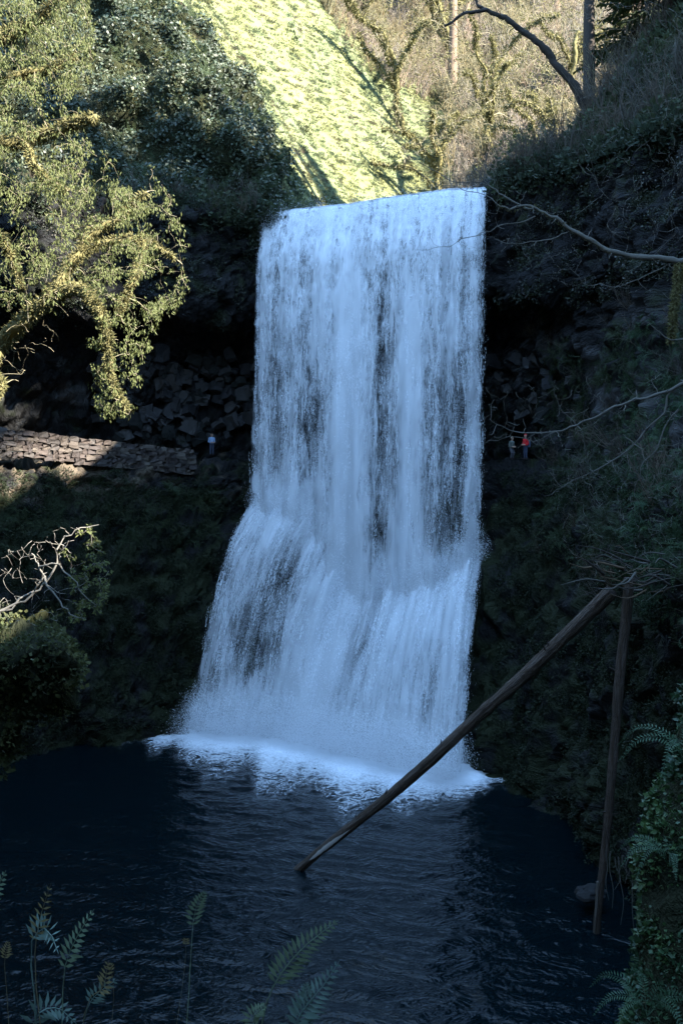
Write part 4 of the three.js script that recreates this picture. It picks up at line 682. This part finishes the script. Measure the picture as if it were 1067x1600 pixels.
// fir trees: in view behind the maples, and the tall stand on the hill that shades the falls
function firGeo(seed, h, w, bare, n) {
  R = seeded(seed); const pos = [], idx = [];
  for (let k = 0; k < n; k++) {
    const f = lerp(bare, 0.99, Math.pow(R(), 0.8)), a = rnd(0, 6.28), l = w * (1.08 - f) / (1.08 - bare) * rnd(0.7, 1.1) + 0.3, q = V(Math.cos(a), rnd(-0.35, 0.05), Math.sin(a)), s = V(-q.z, 0, q.x), c = V(0, f * h, 0), m = Math.ceil(7 + l * 3.2);
    for (let j = 0; j < m; j++) { const u = (j + 0.5) / m, side = (j % 2 ? 1 : -1), p = c.clone().addScaledVector(q, l * u); p.y -= 0.12 * l * u * u; leaf(pos, idx, p, s.clone().multiplyScalar(side).addScaledVector(q, 0.8).add(V(0, rnd(-0.7, 0), 0)).normalize(), q.clone(), l * 0.34 * (1.15 - u) + 0.25, 0.3, 0.3); }
  }
  return geo(pos, idx);
}
const firTrunk = (h, r) => tubeGeo([V(0, -1, 0), V(0.1, h * 0.4, 0), V(0, h, 0)], r, r * 0.25, 9, 24, 0.12);
const firTall = { g: firGeo(131, 34, 5.2, 0.12, 330), t: firTrunk(34, 0.6) }, firSmall = { g: firGeo(132, 20, 4.0, 0.08, 300), t: firTrunk(20, 0.4) }, firBare = { g: firGeo(133, 30, 3.6, 0.45, 220), t: firTrunk(30, 0.45) };
const firLeaf = leafMat(0.038, 0.055, 0.022, 0.75, 0.25);
function fir(kind, at, s, turn, leafM, bark, label, group) { const o = thing('fir_tree', at, label, 'tree', group); mesh('trunk', kind.t, bark, o); mesh('crown', kind.g, leafM, o); o.scale.setScalar(s); o.rotation.y = turn; return o; }
R = seeded(140);
[[556, 108, 'fir trunk nearest the sunlit slope, left of the pair'], [606, 116, 'fir trunk second from the sunlit slope'], [702, 100, 'fir trunk standing above the middle of the lip'], [724, 112, 'fir trunk just right of the middle one'], [800, 118, 'fir trunk seen under the arching limb'], [660, 128, 'far fir in the gap between the maples'], [860, 112, 'far fir left of the dark conifer'], [500, 128, 'far fir above the sunlit slope']].forEach(([px, d, label]) => fir(firBare, groundAt(px, d), rnd(0.9, 1.2), rnd(0, 6), firLeaf, brownBark, label, 'firs behind the maples'));
[[985, 61, 'leftmost dark fir of the shaded stand in the upper right corner'], [1035, 56, 'middle dark fir of the shaded upper right stand'], [1070, 62, 'dark fir at the right edge of the upper right stand']].forEach(([px, d, label], i) => fir(firSmall, groundAt(px, d), rnd(0.7, 0.95), rnd(0, 6), firLeaf, darkBark, label, 'shaded firs at upper right'));
const firHigh = { g: firGeo(134, 36, 5.0, 0.26, 330), t: firTrunk(36, 0.5) };  // crown starts high, shaped to let sun pass beneath
for (let i = 0; i < 24; i++) { // unseen stand on the right hill, shaped to shade the gorge and sun the wall
  let d = lerp(19.5, 49, (i % 12) / 11) + rnd(-0.5, 0.5); const x = i < 12 ? rnd(28, 29.5) : rnd(30.5, 32), gap = d > 27 && d < 37.2;
  if (gap) { if (i < 12 && d < 34) d = 28.0; else if (i < 12) d = 38.2; else if (d > 31 && d < 34.5) d = 36.2; else continue; }
  fir(gap ? firHigh : firTall, V(x, valleyY(x, d) - 0.5, -d), gap ? 0.9 : d > 37 ? rnd(0.37, 0.43) : rnd(0.8, 0.9), rnd(0, 6), firLeaf, darkBark, 'unseen tall fir on the right hill, placed to shade the gorge', 'unseen tall firs on the right hill');
}
[[15.5, 27], [17, 31], [22, 46], [20, -6], [23, -11], [26, -16], [19, -14]].forEach(([x, d]) => fir(firTall, V(x, valleyY(x, d) - 1, -d), rnd(0.6, 0.75), rnd(0, 6), firLeaf, darkBark, 'unseen fir right of the viewpoint, added to block light', 'added firs right of the viewpoint'));  // out-of-view firs added to block sky and shade the near ferns
for (const [x, d] of [[-19, 12], [-22, 18], [-20, 24], [-24, 29], [-23, 35], [-27, 41], [-30, 34], [-29, 24], [-25, 8]]) fir(firTall, V(x, 14, -d), rnd(0.95, 1.15), rnd(0, 6), firLeaf, darkBark, 'unseen tall fir left of the pool, added to block skylight', 'added firs on the left bank');  // out-of-view firs added to cut skylight coming from the left
{ // bright green bush right of the lip
  R = seeded(150);
  const at = groundAt(818, 61), t = thing('green_bush', at, 'fresh green bush above the right end of the lip', 'bush');
  const ends = []; for (let k = 0; k < 200; k++) { const v = rv().multiplyScalar(Math.cbrt(R())); ends.push(at.clone().add(V(v.x * 2, 2 + v.y * 1.9, v.z * 1.6))); }
  const tips = grow(t, at, [{ name: 'stem', pts: [at.clone(), at.clone().add(V(0.1, 0.8, 0)), at.clone().add(V(0.2, 1.8, 0.1))], r0: 0.08, r1: 0.04 }], ends, { wood: alderBark, twig: 0.012, tip: 0.004 });
  sprigs(tips, t, at, leafMat(0.085, 0.13, 0.045, 0.7, 0.4), { n: 8, per: 3, len: 0.16, wid: 0.05, flare: 0.8, lift: 1.2, spread: 0.15 });
}
// ---------- ferns at the viewer's feet ----------
{
  R = seeded(160);
  const D = 3.8, fresh = leafMat(0.12, 0.155, 0.09, 0.6, 0.3), blue = leafMat(0.11, 0.16, 0.13, 0.5, 0.3), old = leafMat(0.15, 0.115, 0.05, 0.8, 0.3);
  const plant = (label, base, fronds) => {
    const at = W(base[0], base[1], D), o = thing('sword_fern', at, label, 'fern', 'sword ferns at the bottom edge');
    for (const [m, from, n, len, wid, ...pts] of fronds) { const pos = [], idx = [], leaflets = []; frondInto(pos, idx, pts.map(([x, y, e = 0]) => W(x, y, D + e)), from, n, len, wid, (g) => leaflets.push(g)); const f = mesh('frond', local(geo(pos, idx), at), m, o); for (const g of leaflets) mesh('leaflet', local(g, at), m, f); }
  };
  plant('fern with two clear fronds at the bottom centre', [400, 1680], [[fresh, 0.42, 17, 0.085, 0.02, [398, 1680], [415, 1570], [440, 1520], [480, 1475], [529, 1438]], [blue, 0.25, 14, 0.085, 0.02, [455, 1690], [462, 1600], [480, 1570], [505, 1540], [531, 1500]], [blue, 0.2, 12, 0.08, 0.02, [450, 1690], [462, 1610], [478, 1560], [478, 1535]], [fresh, 0.5, 10, 0.06, 0.016, [420, 1700], [405, 1620], [395, 1590], [415, 1570]]]);
  plant('fern cluster in the lower left corner with bluish fronds', [80, 1690], [[fresh, 0.5, 11, 0.06, 0.02, [92, 1690], [98, 1590], [102, 1510], [120, 1465], [148, 1420]], [blue, 0.55, 10, 0.085, 0.018, [60, 1700], [55, 1560], [50, 1470], [70, 1450], [92, 1490, -0.2]], [blue, 0.1, 12, 0.08, 0.02, [45, 1660], [60, 1585], [90, 1575], [120, 1600]], [old, 0.5, 9, 0.05, 0.012, [75, 1700], [55, 1500], [62, 1440], [80, 1380]], [old, 0.6, 8, 0.05, 0.014, [120, 1700], [140, 1560], [160, 1545], [170, 1500]], [old, 0.7, 7, 0.03, 0.01, [20, 1700], [12, 1560], [8, 1500], [14, 1470]]]);
  plant('fern frond poking in at the left edge', [-60, 1600], [[fresh, 0.3, 14, 0.08, 0.02, [-70, 1600], [-40, 1480], [-15, 1410], [10, 1360]]]);
  plant('slender fern stems standing between the two fern clumps', [280, 1690], [[fresh, 0.62, 10, 0.045, 0.015, [285, 1700], [295, 1560], [300, 1470], [306, 1420], [322, 1392]], [old, 0.9, 3, 0.02, 0.008, [260, 1700], [278, 1590], [290, 1500], [291, 1465]], [old, 0.9, 3, 0.02, 0.008, [160, 1700], [175, 1600], [178, 1540], [172, 1505]], [blue, 0.5, 8, 0.05, 0.014, [115, 1700], [135, 1580], [150, 1555], [185, 1530]]]);
}
shade(scene);
renderer.render(scene, camera);
